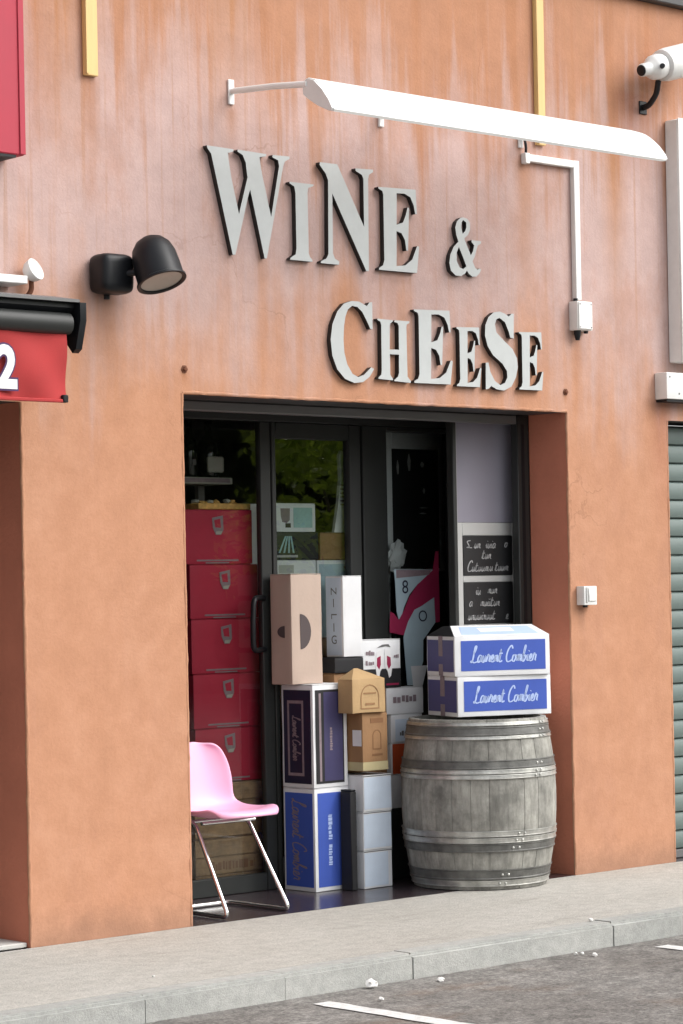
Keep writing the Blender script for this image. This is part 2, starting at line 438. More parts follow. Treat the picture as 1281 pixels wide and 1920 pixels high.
def box(name, a, b, material, parent=None, bevel=0.0, seg=1):
    bm = bmesh.new()
    bm_box(bm, a, b)
    if bevel: bmesh.ops.bevel(bm, geom=bm.edges[:], offset=bevel, segments=seg, affect='EDGES', profile=0.6)
    return link(name, to_mesh(bm, name, 40 if bevel else None), material, parent)

def bm_tube(bm, pts, r, n=10, cap=True):
    pts = [Vector(p) for p in pts]
    rs = r if isinstance(r, (list, tuple)) else [r] * len(pts)
    rings = []
    up = Vector((0, 0, 1))
    prev = None
    for i, p in enumerate(pts):
        t = (pts[min(i + 1, len(pts) - 1)] - pts[max(i - 1, 0)]).normalized()
        if prev is None:
            a = t.cross(up)
            if a.length < 1e-3: a = t.cross(Vector((1, 0, 0)))
        else:
            a = prev - t * prev.dot(t)
        a.normalize()
        prev = a
        b = t.cross(a)
        rings.append([bm.verts.new(p + (a * math.cos(2 * math.pi * k / n) + b * math.sin(2 * math.pi * k / n)) * rs[i]) for k in range(n)])
    for i in range(len(rings) - 1):
        for k in range(n):
            bm.faces.new((rings[i][k], rings[i][(k + 1) % n], rings[i + 1][(k + 1) % n], rings[i + 1][k]))
    if cap:
        bm.faces.new(rings[0][::-1]); bm.faces.new(rings[-1])

def tube(name, pts, r, material, parent=None, n=10):
    bm = bmesh.new()
    bm_tube(bm, pts, r, n)
    return link(name, to_mesh(bm, name, 50), material, parent)

def fillet(pts, r, n=5):
    pts = [Vector(p) for p in pts]
    out = [pts[0]]
    for i in range(1, len(pts) - 1):
        a, b, c = pts[i - 1], pts[i], pts[i + 1]
        d1, d2 = (a - b), (c - b)
        k = min(r, d1.length * 0.45, d2.length * 0.45)
        p1, p2 = b + d1.normalized() * k, b + d2.normalized() * k
        for j in range(n + 1):
            t = j / n
            out.append(p1 * (1 - t) ** 2 + b * 2 * t * (1 - t) + p2 * t * t)
    out.append(pts[-1])
    return out

def bm_lathe(bm, prof, n=32, mtx=Matrix.Identity(4)):
    rings = []
    for r, z in prof:
        if r < 1e-5: rings.append([bm.verts.new(mtx @ Vector((0, 0, z)))])
        else: rings.append([bm.verts.new(mtx @ Vector((r * math.cos(2 * math.pi * k / n), r * math.sin(2 * math.pi * k / n), z))) for k in range(n)])
    for a, b in zip(rings, rings[1:]):
        for k in range(n):
            k2 = (k + 1) % n
            if len(a) == 1 and len(b) == 1: continue
            if len(a) == 1: bm.faces.new((a[0], b[k], b[k2]))
            elif len(b) == 1: bm.faces.new((a[k], a[k2], b[0]))
            else: bm.faces.new((a[k], a[k2], b[k2], b[k]))

def lathe(name, prof, material, parent=None, n=32, mtx=Matrix.Identity(4), smooth=45):
    bm = bmesh.new()
    bm_lathe(bm, prof, n, mtx)
    return link(name, to_mesh(bm, name, smooth), material, parent)

def bm_prism(bm, loops, fmap, t0, t1, mats=(0, 0)):
    """extrude polygon loops (first outer, others holes) through fmap(u, v, t) from t0 (back) to t1 (front)"""
    res = []
    for t, mi in ((t1, mats[0]), (t0, mats[1])):
        edges, rings = [], []
        for lp in loops:
            vs = [bm.verts.new(fmap(u, v, t)) for u, v in lp]
            rings.append(vs)
            edges += [bm.edges.new((vs[i], vs[(i + 1) % len(vs)])) for i in range(len(vs))]
        g = bmesh.ops.triangle_fill(bm, use_beauty=True, use_dissolve=False, edges=edges)
        for e in g['geom']:
            if isinstance(e, bmesh.types.BMFace): e.material_index = mi
        res.append(rings)
    for ra, rb in zip(*res):
        n = len(ra)
        for i in range(n):
            f = bm.faces.new((ra[i], ra[(i + 1) % n], rb[(i + 1) % n], rb[i]))
            f.material_index = mats[1]

def prism(name, loops, fmap, t0, t1, material, parent=None):
    bm = bmesh.new()
    bm_prism(bm, loops, fmap, t0, t1)
    return link(name, to_mesh(bm, name), material, parent)

def smooth_path(pts, sub=4):
    P = [Vector((p[0], p[1])) for p in pts]
    out = []
    for i in range(len(P) - 1):
        p0, p1, p2, p3 = P[max(i - 1, 0)], P[i], P[i + 1], P[min(i + 2, len(P) - 1)]
        for j in range(sub):
            t = j / sub
            out.append(0.5 * ((2 * p1) + (p2 - p0) * t + (2 * p0 - 5 * p1 + 4 * p2 - p3) * t * t + (3 * p1 - p0 - 3 * p2 + p3) * t ** 3))
    out.append(P[-1])
    return out

def strokes(name, paths, fmap, hw, t, material, parent, sub=4):
    """flat printed / chalked pen strokes, as ribbons lying on a face"""
    bm = bmesh.new()
    lift = 0
    for path in paths:
        pts = smooth_path(path, sub)
        L, Rr = [], []
        for i, p in enumerate(pts):
            d = (pts[min(i + 1, len(pts) - 1)] - pts[max(i - 1, 0)])
            d = d.normalized() if d.length > 1e-9 else Vector((1, 0))
            nrm = Vector((-d.y, d.x)) * hw * (0.7 + 0.5 * abs(d.y))
            a, b = p + nrm, p - nrm
            L.append(bm.verts.new(fmap(a.x, a.y, t + lift))); Rr.append(bm.verts.new(fmap(b.x, b.y, t + lift)))
        for i in range(len(pts) - 1):
            bm.faces.new((L[i], L[i + 1], Rr[i + 1], Rr[i]))
        lift += 0.00002
    return link(name, to_mesh(bm, name), material, parent)

CURSIVE = {
    'L': (0.62, [[(.12,.55),(.30,.85),(.32,1.08),(.2,1.05),(.15,.7),(.13,.25),(.02,.02),(-.06,.08),(.06,.12),(.28,.0),(.62,.06)]]),
    'a': (0.50, [[(.4,.42),(.2,.48),(.05,.25),(.12,.02),(.3,.1),(.42,.45),(.4,.1),(.5,.05)]]),
    'u': (0.50, [[(0,.05),(.1,.45),(.08,.1),(.22,.02),(.38,.44),(.38,.1),(.5,.05)]]),
    'r': (0.42, [[(0,.05),(.12,.52),(.2,.42),(.32,.42),(.3,.1),(.42,.05)]]),
    'e': (0.42, [[(0,.05),(.25,.25),(.25,.47),(.1,.4),(.08,.1),(.25,.02),(.42,.08)]]),
    'n': (0.48, [[(0,.05),(.08,.45),(.08,.05),(.2,.42),(.32,.4),(.32,.08),(.48,.05)]]),
    't': (0.46, [[(0,.05),(.15,.85),(.1,.1),(.25,.02),(.4,.1)], [(-.02,.55),(.36,.58)]]),
    'C': (0.70, [[(.62,.86),(.45,1.08),(.15,.8),(.05,.35),(.2,.02),(.5,.04),(.7,.14)]]),
    'o': (0.48, [[(.3,.45),(.08,.4),(.05,.1),(.25,.02),(.38,.25),(.28,.45),(.48,.36)]]),
    'm': (0.64, [[(0,.2),(.08,.45),(.08,.05),(.2,.44),(.28,.4),(.28,.05),(.4,.44),(.5,.38),(.5,.08),(.64,.05)]]),
    'b': (0.46, [[(0,.05),(.22,.95),(.12,.98),(.06,.1),(.2,.02),(.34,.25),(.22,.42),(.46,.34)]]),
    'i': (0.26, [[(0,.2),(.1,.45),(.1,.08),(.26,.05)], [(.16,.66),(.2,.70)]]),
    ' ': (0.30, []),
}
def cursive(text):
    paths, x = [], 0.0
    for ch in text:
        w, ps = CURSIVE[ch]
        for p in ps:
            paths.append([(x + u + 0.28 * v, v) for u, v in p])
        x += w
    return paths, x

def text_mesh(name, string, size, fmap, u, v, t, material, parent, rot=0.0, sx=1.0, offset=0.0):
    cu = bpy.data.curves.new(name, 'FONT')
    cu.body = string
    cu.size = size
    cu.align_x = 'CENTER'; cu.align_y = 'CENTER'
    cu.offset = offset
    cu.resolution_u = 4
    tmp = bpy.data.objects.new('tmp_text', cu)
    COL.objects.link(tmp)
    dg = bpy.context.evaluated_depsgraph_get()
    me = bpy.data.meshes.new_from_object(tmp.evaluated_get(dg))
    bpy.data.objects.remove(tmp)
    bpy.data.curves.remove(cu)
    c, s = math.cos(rot), math.sin(rot)
    for vt in me.vertices:
        x, y = vt.co.x * sx, vt.co.y
        vt.co = fmap(u + x * c - y * s, v + x * s + y * c, t)
    me.name = name
    me.materials.clear()
    return link(name, me, material, parent)

def copy_tree(o, parent=None):
    c = o.copy()
    COL.objects.link(c)
    if parent is not None: c.parent = parent
    for ch in list(o.children): copy_tree(ch, c)
    return c

# ------------------------------------------------------------------ the setting: ground
def struct(o):
    o['kind'] = 'structure'
    return o

OPEN_L, OPEN_R, OPEN_H = 0.0, 2.536, 2.388          # the shop opening
struct(box('road', (-150, -160, -0.40), (160, -1.36, -0.105), 'road'))
pav = struct(box('pavement', (-40, -1.25, -0.40), (60, -0.002, 0.0), 'pavement'))
kerb = struct(link('kerb', None))
joints = [-5.3, -4.3, -3.32, -2.33, -1.335, -0.641, 0.053, 0.761, 1.287, 1.555, 2.5, 3.5, 4.5, 5.5, 6.5]
for x0, x1 in zip(joints, joints[1:]):
    bm = bmesh.new()
    dz = random.uniform(-0.004, 0.003)
    bm_box(bm, (x0 + 0.002, -1.36 - random.uniform(0, 0.006), -0.30), (x1 - 0.002, -1.2495, 0.003 + dz))
    bmesh.ops.bevel(bm, geom=[e for e in bm.edges if abs(e.verts[0].co.z - e.verts[1].co.z) < 1e-4 and e.verts[0].co.z > -0.1 and e.verts[0].co.y < -1.3 and e.verts[1].co.y < -1.3], offset=0.018, segments=3, affect='EDGES')
    link('kerb_stone', to_mesh(bm, 'kerb_stone', 40), 'kerb', kerb)
for x0, x1 in ((-40, -5.31), (6.51, 60)):
    box('kerb_stone', (x0, -1.36, -0.30), (x1, -1.2495, 0.002), 'kerb', kerb)
box('kerb_joint_mortar', (-5.3, -1.352, -0.30), (6.5, -1.252, -0.006), 'kerb', kerb)
# parking bay lines
def worn_line(x):
    bm = bmesh.new()
    n = 60
    y0, y1 = -1.53, -6.3
    L, Rr = [], []
    for i in range(n + 1):
        y = y0 + (y1 - y0) * i / n
        L.append(bm.verts.new((x - 0.045 + random.uniform(-0.005, 0.005), y, -0.101)))
        Rr.append(bm.verts.new((x + 0.045 + random.uniform(-0.005, 0.005), y, -0.101)))
    for i in range(n): bm.faces.new((L[i], Rr[i], Rr[i + 1], L[i + 1]))
    return struct(link('bay_line', to_mesh(bm, 'bay_line'), 'road_paint'))
for x in (-2.62, -0.605, 1.41, 3.42): worn_line(x)

# ------------------------------------------------------------------ the building
bld = thing('shop_building', 'orange plastered shop building with a wide open shop front', 'building')
XS = [-6.0, -3.2, -0.885, 0.0, 2.536, 3.335, 5.8, 9.0]
ZS = [0.0, 2.32, 2.37, 2.388, 4.60]
HOLES = [(-3.2, -0.885, 2.32), (0.0, 2.536, 2.388), (3.335, 5.8, 2.37)]
def is_hole(xa, xb, zb):
    return any(xa >= h[0] - 1e-6 and xb <= h[1] + 1e-6 and zb <= h[2] + 1e-6 for h in HOLES)
def wall_mesh():
    bm = bmesh.new()
    cache = {}
    def v(x, y, z):
        k = (round(x, 4), round(y, 4), round(z, 4))
        if k not in cache: cache[k] = bm.verts.new(k)
        return cache[k]
    T = 0.27
    for i in range(len(XS) - 1):
        for j in range(len(ZS) - 1):
            a, b, c, d = XS[i], XS[i + 1], ZS[j], ZS[j + 1]
            if is_hole(a, b, d): continue
            bm.faces.new((v(a, 0, c), v(b, 0, c), v(b, 0, d), v(a, 0, d)))
            bm.faces.new((v(a, T, c), v(a, T, d), v(b, T, d), v(b, T, c)))
    for a, b in zip(XS, XS[1:]): bm.faces.new((v(a, 0, 4.6), v(b, 0, 4.6), v(b, T, 4.6), v(a, T, 4.6)))
    return to_mesh(bm, 'facade_wall')
link('facade_wall', wall_mesh(), 'plaster', bld)
def quad(name, pts, material, parent):
    bm = bmesh.new()
    bm.faces.new([bm.verts.new(p) for p in pts])
    me = bpy.data.meshes.new(name); bm.to_mesh(me); bm.free()
    return link(name, me, material, parent)
for x0, x1, h in HOLES:
    for x in (x0, x1):
        quad('reveal', ((x, 0, 0), (x, 0.27, 0), (x, 0.27, h), (x, 0, h)), 'reveal', bld)
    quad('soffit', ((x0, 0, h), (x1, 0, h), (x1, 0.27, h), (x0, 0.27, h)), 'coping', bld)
def bead(pts, n=60):
    a, b = Vector(pts[0]), Vector(pts[1])
    P = [a.lerp(b, i / n) + Vector((random.uniform(-1, 1), random.uniform(-1, 1), random.uniform(-1, 1))) * 0.0016 for i in range(n + 1)]
    return tube('corner_bead', P, [0.009 + random.uniform(-0.0015, 0.0015) for _ in P], 'plaster', bld, 8)
for x, sgn, h in ((-0.885, 1, 2.32), (0.0, -1, 2.388), (2.536, 1, 2.388), (3.335, -1, 2.37)):
    bead(((x + sgn * 0.006, 0.006, 0.003), (x + sgn * 0.006, 0.006, h)))
bead(((0.0, 0.006, 2.394), (2.536, 0.006, 2.394)))
box('coping', (-6.0, -0.05, 4.602), (9.0, 0.32, 4.72), 'coping', bld, 0.006)
# room behind the shop front
box('interior_floor', (-0.4, 0.0005, -0.3), (3.6, 4.2, 0.0005), 'floor', bld)
box('interior_ceiling', (-0.4, 0.272, 2.46), (3.6, 4.2, 2.60), 'inner', bld)
box('interior_back_wall', (-0.4, 4.0, 0.001), (3.6, 4.2, 2.459), 'inner', bld)
box('interior_side_wall', (-0.4, 0.272, 0.001), (-0.25, 3.999, 2.459), 'inner', bld)
box('interior_side_wall', (3.45, 0.272, 0.001), (3.6, 3.999, 2.459), 'inner', bld)
# neighbour to the left: recessed brown door and pale sill
box('door_recess', (-3.2, 0.262, 0.0), (-0.886, 0.40, 2.36), 'brown_door', bld)
box('door_sill', (-3.19, 0.02, 0.0005), (-0.889, 0.261, 0.022), 'sill', bld, 0.004)
# behind the right-hand shutter
box('shutter_recess', (3.336, 0.20, 0.0), (5.8, 0.262, 2.36), 'black_card', bld)

# shutter guide rails and the rolled shutter's bottom bar
sg = thing('roller_shutter_housing', 'dark shutter guide rails and bottom bar inside the orange opening', 'shutter rail', (0, 0.272, 0))
for xa, xb in ((0.0, 0.085), (2.449, 2.5355)):
    r = box('guide_rail', (xa, 0.0, 0.001), (xb, 0.05, 2.387), 'dark_metal', sg, 0.004)
    box('rail_groove', (xa + 0.028, -0.0015, 0.01), (xa + 0.05, 0.0, 2.34), 'black', r)
box('bottom_bar', (0.086, 0.0, 2.340), (2.448, 0.045, 2.386), 'grey_metal', sg, 0.005)

# ------------------------------------------------------------------ shop front: framed glazing at y = 0.75
FY = 0.75
sf = thing('glazed_screen', 'anthracite framed glass shop front with door leaf behind the opening', 'glazing', (0, FY, 0))
def bar(n, xa, xb, za, zb, ya=0.0, yb=0.06, m='dark_metal', p=None): return box(n, (xa, ya, za), (xb, yb, zb), m, p or sf, 0.004)
bar('head_rail', -0.25, 3.449, 2.345, 2.459)
bar('bottom_rail', -0.25, 1.0995, 0.001, 0.09, 0.012, 0.05)
bar('post', 1.100, 1.170, 0.001, 2.344, 0.012, 0.05)
bar('post', 2.459, 2.490, 0.001, 2.344)
d1 = bar('door_stile', 1.700, 1.780, 0.001, 2.344, 0.005, 0.055)
bar('door_stile', 1.171, 1.200, 0.001, 2.344, 0.005, 0.055)
bar('door_head', 1.2005, 1.6995, 2.262, 2.344, 0.005, 0.055)
bar('door_kick_rail', 1.2005, 1.6995, 0.001, 0.16, 0.005, 0.055)
bar('door_stile', 1.8005, 1.975, 0.001, 2.344, 0.012, 0.062)
bar('door_stile', 2.432, 2.458, 0.001, 2.344, 0.012, 0.062)
bar('door_head', 1.9755, 2.4315, 2.318, 2.344, 0.012, 0.062)
bar('door_kick_rail', 1.9755, 2.4315, 0.001, 0.16, 0.012, 0.062)
RY = -0.39                                            # the fixed infill beside the barrel stands forward, at y = 0.36
bar('post', 2.060, 2.088, 1.262, 2.387, RY, RY + 0.05)
bar('post', 2.545, 2.60, 1.262, 2.387, RY, RY + 0.05)
bar('cross_rail', 2.0885, 2.5445, 1.262, 1.292, RY, RY + 0.05)
bar('head_rail', 2.0885, 2.5445, 2.357, 2.387, RY, RY + 0.05)
quad('return_panel', ((2.061, RY + 0.051, 1.262), (2.458, 0.012, 1.262), (2.458, 0.012, 2.344), (2.061, RY + 0.051, 2.344)), 'dark_metal', sf)
quad('sill_panel', ((2.061, RY + 0.001, 1.261), (2.60, RY + 0.001, 1.261), (2.60, 0.03, 1.261), (2.459, 0.03, 1.261)), 'dark_metal', sf)
for xa, xb, za, zb in ((-0.25, 1.099, 0.091, 2.344), (1.201, 1.699, 0.161, 2.261), (1.976, 2.431, 0.161, 2.317), (2.491, 2.965, 0.001, 1.26)):
    quad('pane', ((xa, 0.03, za), (xb, 0.03, za), (xb, 0.03, zb), (xa, 0.03, zb)), 'glass_single' if xa < 0 else 'glass_door' if xa < 1.5 else 'glass', sf)
hd = tube('door_handle', fillet([(1.11, 0.012, 1.46), (1.00, -0.04, 1.465), (0.985, -0.045, 1.33), (0.99, -0.04, 1.20), (1.11, 0.012, 1.205)], 0.04), 0.014, 'black', sf)

# lilac-grey board and two chalk slates behind the right-hand pane
bd = thing('lilac_infill_panel', 'lilac grey blank infill panel above the two chalk slates', 'panel', (2.089, 0.385, 1.8305))
box('panel', (0.0, 0.0, 0.0), (0.4555, 0.02, 0.526), 'mauve', bd, 0.002)
box('panel_bead', (0.0, -0.008, 0.0), (0.014, -0.0003, 0.526), 'pale_grey', bd)
box('panel_bead', (0.4415, -0.008, 0.0), (0.4555, -0.0003, 0.526), 'pale_grey', bd)
sl = thing('slate_board_frame', 'pale grey frame holding two chalk slates above the barrel boxes', 'board', (2.089, 0.378, 0))
for xa, xb in ((0.0, 0.050), (0.416, 0.4555)): box('frame_upright', (xa, 0, 1.2925), (xb, 0.022, 1.830), 'pale_grey', sl, 0.003)
for za, zb in ((1.762, 1.830), (1.520, 1.556), (1.2925, 1.305)): box('frame_rail', (0.0505, 0.002, za), (0.4155, 0.020, zb), 'pale_grey', sl, 0.003)
def face_map(o, ux, uy, n):
    o, ux, uy, n = Vector(o), Vector(ux), Vector(uy), Vector(n)
    return lambda u, v, t: o + ux * u + uy * v + n * t
def chalk_line(text, u, v, size):
    paths, wd = cursive(text)
    return [[(u + a * size, v + b * size * 1.1) for a, b in p] for p in paths]
for za, zb, rows in ((1.5565, 1.7615, (('I', .02, .145), ('un', .075, .14), ('iuia', .16, .14), ('o', .30, .145), ('tun', .13, .085), ('Cutuum', .02, .02), ('u', .185, .022), ('tuum', .225, .022))),
                     (1.3055, 1.5195, (('iu', .08, .15), ('nun', .17, .155), ('a', .03, .09), ('nuiitun', .115, .09), ('unuuinuut', .02, .02), ('e', .30, .02)))):
    s = box('slate', (0.051, -0.003, za), (0.415, 0.016, zb), 'slate', sl, 0.002)
    fm = face_map((0.053, -0.003, za), (1, 0, 0), (0, 0, 1), (0, -1, 0))
    pp = []
    for tx, u, v in rows:
        if tx == 'I': pp.append([(u + .03, v + .035), (u + .005, v + .03), (u + .02, v + .005), (u, v), (u + .04, v - .002)])
        else: pp += chalk_line(tx, u, v, 0.048)
    strokes('chalk_writing', pp, fm, 0.0028, 0.001, 'chalk', s, 3)['kind'] = 'stuff'

# ------------------------------------------------------------------ sign letters (cut from sheet with deep black returns)
LETTERS = {
    'W': [[(0.142,3.512),(0.299,3.510),(0.299,3.500),(0.266,3.490),(0.269,3.460),(0.283,3.380),(0.325,3.218),(0.380,3.389),(0.371,3.457),(0.354,3.489),(0.323,3.502),(0.324,3.511),(0.496,3.508),(0.495,3.498),(0.455,3.490),(0.458,3.461),(0.472,3.398),(0.519,3.221),(0.573,3.459),(0.568,3.486),(0.532,3.498),(0.535,3.508),(0.639,3.511),(0.638,3.500),(0.609,3.485),(0.598,3.461),(0.488,3.027),(0.474,3.026),(0.395,3.336),(0.385,3.312),(0.299,3.030),(0.283,3.029),(0.167,3.477),(0.147,3.498)]],
    'I': [[(0.636,3.394),(0.786,3.395),(0.784,3.388),(0.751,3.376),(0.746,3.350),(0.747,3.070),(0.755,3.052),(0.770,3.041),(0.769,3.032),(0.630,3.032),(0.632,3.040),(0.665,3.059),(0.671,3.087),(0.671,3.343),(0.664,3.375),(0.635,3.387)]],
    'N': [[(0.827,3.504),(0.937,3.505),(0.945,3.493),(1.104,3.223),(1.105,3.452),(1.095,3.470),(1.056,3.485),(1.054,3.497),(1.169,3.502),(1.169,3.490),(1.142,3.475),(1.136,3.455),(1.130,3.014),(1.113,3.013),(0.903,3.364),(0.900,3.081),(0.912,3.057),(0.939,3.046),(0.937,3.030),(0.821,3.030),(0.823,3.039),(0.857,3.053),(0.871,3.076),(0.878,3.424),(0.863,3.454),(0.826,3.491)]],
    'E1': [[(1.202,3.423),(1.451,3.432),(1.457,3.314),(1.445,3.313),(1.436,3.354),(1.414,3.392),(1.374,3.406),(1.323,3.403),(1.319,3.251),(1.362,3.265),(1.382,3.304),(1.394,3.341),(1.405,3.339),(1.392,3.131),(1.381,3.131),(1.373,3.181),(1.351,3.212),(1.318,3.220),(1.313,3.051),(1.374,3.059),(1.420,3.091),(1.454,3.158),(1.468,3.156),(1.450,3.027),(1.196,3.025),(1.197,3.034),(1.223,3.048),(1.233,3.074),(1.234,3.388),(1.228,3.406),(1.202,3.415)]],
    '&': [[(1.774,3.325),(1.755,3.320),(1.731,3.301),(1.719,3.271),(1.725,3.235),(1.739,3.202),(1.705,3.174),(1.681,3.133),(1.673,3.093),(1.683,3.055),(1.715,3.034),(1.752,3.033),(1.780,3.047),(1.795,3.063),(1.809,3.048),(1.832,3.036),(1.860,3.038),(1.884,3.056),(1.895,3.075),(1.885,3.080),(1.870,3.073),(1.854,3.080),(1.836,3.112),(1.851,3.136),(1.863,3.167),(1.876,3.194),(1.898,3.206),(1.898,3.217),(1.832,3.217),(1.832,3.207),(1.850,3.192),(1.840,3.162),(1.825,3.141),(1.800,3.185),(1.780,3.221),(1.807,3.242),(1.823,3.269),(1.822,3.302),(1.804,3.321)], [(1.775,3.312),(1.764,3.298),(1.761,3.274),(1.770,3.244),(1.787,3.257),(1.797,3.277),(1.796,3.302)], [(1.742,3.177),(1.726,3.147),(1.725,3.107),(1.744,3.076),(1.769,3.069),(1.792,3.084),(1.770,3.127)]],
    'C': [[(1.014,2.864),(1.063,2.864),(1.097,2.851),(1.112,2.846),(1.129,2.864),(1.147,2.867),(1.147,2.737),(1.132,2.738),(1.111,2.773),(1.081,2.817),(1.050,2.838),(1.016,2.841),(0.988,2.821),(0.972,2.788),(0.962,2.742),(0.957,2.679),(0.961,2.616),(0.978,2.562),(1.011,2.518),(1.048,2.504),(1.085,2.517),(1.133,2.555),(1.152,2.547),(1.122,2.509),(1.078,2.482),(1.022,2.475),(0.961,2.493),(0.913,2.536),(0.884,2.598),(0.875,2.674),(0.888,2.747),(0.920,2.808),(0.964,2.849)]],
    'H': [[(1.180,2.790),(1.282,2.788),(1.280,2.781),(1.265,2.773),(1.260,2.759),(1.257,2.646),(1.319,2.648),(1.320,2.762),(1.313,2.776),(1.290,2.781),(1.294,2.789),(1.393,2.789),(1.390,2.780),(1.373,2.772),(1.371,2.756),(1.373,2.520),(1.395,2.500),(1.394,2.491),(1.283,2.495),(1.286,2.502),(1.309,2.517),(1.316,2.536),(1.318,2.624),(1.258,2.623),(1.258,2.524),(1.275,2.506),(1.273,2.498),(1.179,2.502),(1.180,2.509),(1.198,2.522),(1.202,2.545),(1.204,2.760),(1.198,2.776),(1.179,2.784)]],
    'E2': [[(1.424,2.849),(1.667,2.857),(1.673,2.751),(1.662,2.750),(1.653,2.787),(1.631,2.821),(1.592,2.834),(1.542,2.831),(1.538,2.695),(1.580,2.707),(1.600,2.742),(1.612,2.776),(1.622,2.774),(1.610,2.587),(1.599,2.587),(1.591,2.632),(1.570,2.660),(1.537,2.667),(1.532,2.516),(1.592,2.523),(1.637,2.552),(1.670,2.612),(1.684,2.610),(1.666,2.494),(1.418,2.492),(1.419,2.501),(1.444,2.513),(1.454,2.536),(1.455,2.818),(1.449,2.834),(1.424,2.842)]],
    'E3': [[(1.714,2.779),(1.873,2.786),(1.876,2.699),(1.869,2.699),(1.863,2.728),(1.849,2.756),(1.824,2.766),(1.791,2.764),(1.788,2.653),(1.816,2.663),(1.829,2.692),(1.836,2.719),(1.843,2.718),(1.835,2.565),(1.828,2.565),(1.823,2.602),(1.809,2.625),(1.788,2.631),(1.785,2.507),(1.824,2.513),(1.853,2.536),(1.875,2.585),(1.884,2.584),(1.872,2.489),(1.710,2.488),(1.711,2.495),(1.727,2.505),(1.734,2.524),(1.734,2.753),(1.730,2.766),(1.714,2.773)]],
    'S': [[(2.022,2.874),(2.055,2.867),(2.087,2.853),(2.108,2.868),(2.124,2.869),(2.121,2.744),(2.095,2.748),(2.085,2.777),(2.060,2.822),(2.021,2.842),(1.998,2.834),(1.987,2.808),(1.996,2.768),(2.051,2.729),(2.110,2.691),(2.142,2.646),(2.147,2.600),(2.132,2.549),(2.098,2.501),(2.044,2.479),(1.991,2.483),(1.952,2.498),(1.932,2.483),(1.913,2.480),(1.916,2.613),(1.936,2.614),(1.948,2.568),(1.979,2.524),(2.018,2.505),(2.052,2.518),(2.069,2.546),(2.067,2.578),(2.035,2.614),(1.970,2.652),(1.932,2.696),(1.914,2.749),(1.918,2.800),(1.942,2.842),(1.979,2.867)]],
    'E4': [[(2.159,2.779),(2.324,2.786),(2.328,2.700),(2.320,2.699),(2.314,2.729),(2.299,2.757),(2.273,2.767),(2.239,2.765),(2.236,2.654),(2.265,2.664),(2.278,2.693),(2.286,2.720),(2.293,2.718),(2.285,2.566),(2.277,2.566),(2.272,2.603),(2.258,2.625),(2.236,2.631),(2.232,2.508),(2.273,2.514),(2.303,2.537),(2.326,2.586),(2.335,2.585),(2.323,2.490),(2.155,2.489),(2.156,2.496),(2.173,2.506),(2.179,2.525),(2.180,2.754),(2.176,2.767),(2.159,2.774)]],
}
LTEXT = {'W': 'tall grey metal letter W starting the upper sign line', 'I': 'small grey metal letter I between W and N', 'N': 'tall grey metal letter N in the upper sign line',
    'E1': 'grey metal letter E ending the upper sign line, left of the ampersand', '&': 'small grey metal ampersand at the end of the upper sign line',
    'C': 'large grey metal letter C starting the lower sign line', 'H': 'small grey metal letter H right after the large C', 'E2': 'large grey metal letter E after the small H in the lower sign line',
    'E3': 'small grey metal letter E squeezed between the large E and the S', 'S': 'large curved grey metal letter S in the lower sign line', 'E4': 'small grey metal letter E ending the lower sign line, after the S'}
for key, loops in LETTERS.items():
    xs = [p[0] for p in loops[0]]; zs = [p[1] for p in loops[0]]
    ox, oz = min(xs), min(zs)
    bm = bmesh.new()
    bm_prism(bm, [[(x - ox, z - oz) for x, z in lp] for lp in loops], lambda u, v, t: Vector((u, -t, v)), 0.0, 0.028, (0, 1))
    me = to_mesh(bm, 'sign_letter')
    me.materials.append(M['letter_face']); me.materials.append(M['letter_side'])
    o = link('sign_letter', me, None, None, (ox, -0.001, oz))
    tag(o, LTEXT[key], 'sign letter', 'letters of the shop sign')

# ------------------------------------------------------------------ long white strip lamp on three wall arms
lamp = thing('strip_lamp', 'long white strip lamp on three arms above the sign letters', 'lamp', (0.31, 0, 3.6))
prof = [(-0.50, 0.142), (-0.53, 0.158), (-0.575, 0.142), (-0.63, 0.092), (-0.675, 0.035), (-0.697, -0.006), (-0.690, -0.016), (-0.655, -0.006), (-0.60, 0.020), (-0.54, 0.058), (-0.505, 0.085)]
def ext_x(prof, x0, x1, round_end=0.0):
    bm = bmesh.new()
    steps = [(x0, 1.0)]
    steps += [(x1 - round_end, 1.0)]
    if round_end:
        for k in range(1, 7):
            t = k / 6
            steps.append((x1 - round_end + round_end * math.sin(t * math.pi / 2), max(0.25, math.cos(t * math.pi / 2) ** 0.5)))
    cyc = (-0.66, 0.02)
    rings = [[bm.verts.new((x, cyc[0] + (y - cyc[0]) * s, cyc[1] + (z - cyc[1]) * s)) for y, z in prof] for x, s in steps]
    n = len(prof)
    for a, b in zip(rings, rings[1:]):
        for k in range(n): bm.faces.new((a[k], a[(k + 1) % n], b[(k + 1) % n], b[k]))
    bm.faces.new(rings[0]); bm.faces.new(rings[-1][::-1])
    return bm
link('reflector_housing', to_mesh(ext_x(prof, 0.006, 2.26, 0.10), 'reflector_housing', 35), 'white_paint', lamp)
cap = [(-0.60 + (y + 0.60) * 0.97, 0.07 + (z - 0.07) * 0.94) for y, z in prof]
link('end_cap', to_mesh(ext_x(cap, -0.006, 0.0058), 'end_cap', 35), 'white_plastic', lamp)
for x in (0.0, 0.94, 1.912):
    a = tube('wall_arm', [(x, -0.012, 0.178), (x, -0.30, 0.155), (x, -0.53, 0.128)], 0.0145, 'white_paint', lamp)
    box('wall_plate', (x - 0.017, -0.012, 0.118), (x + 0.017, -0.0005, 0.232), 'white_paint', a, 0.003)

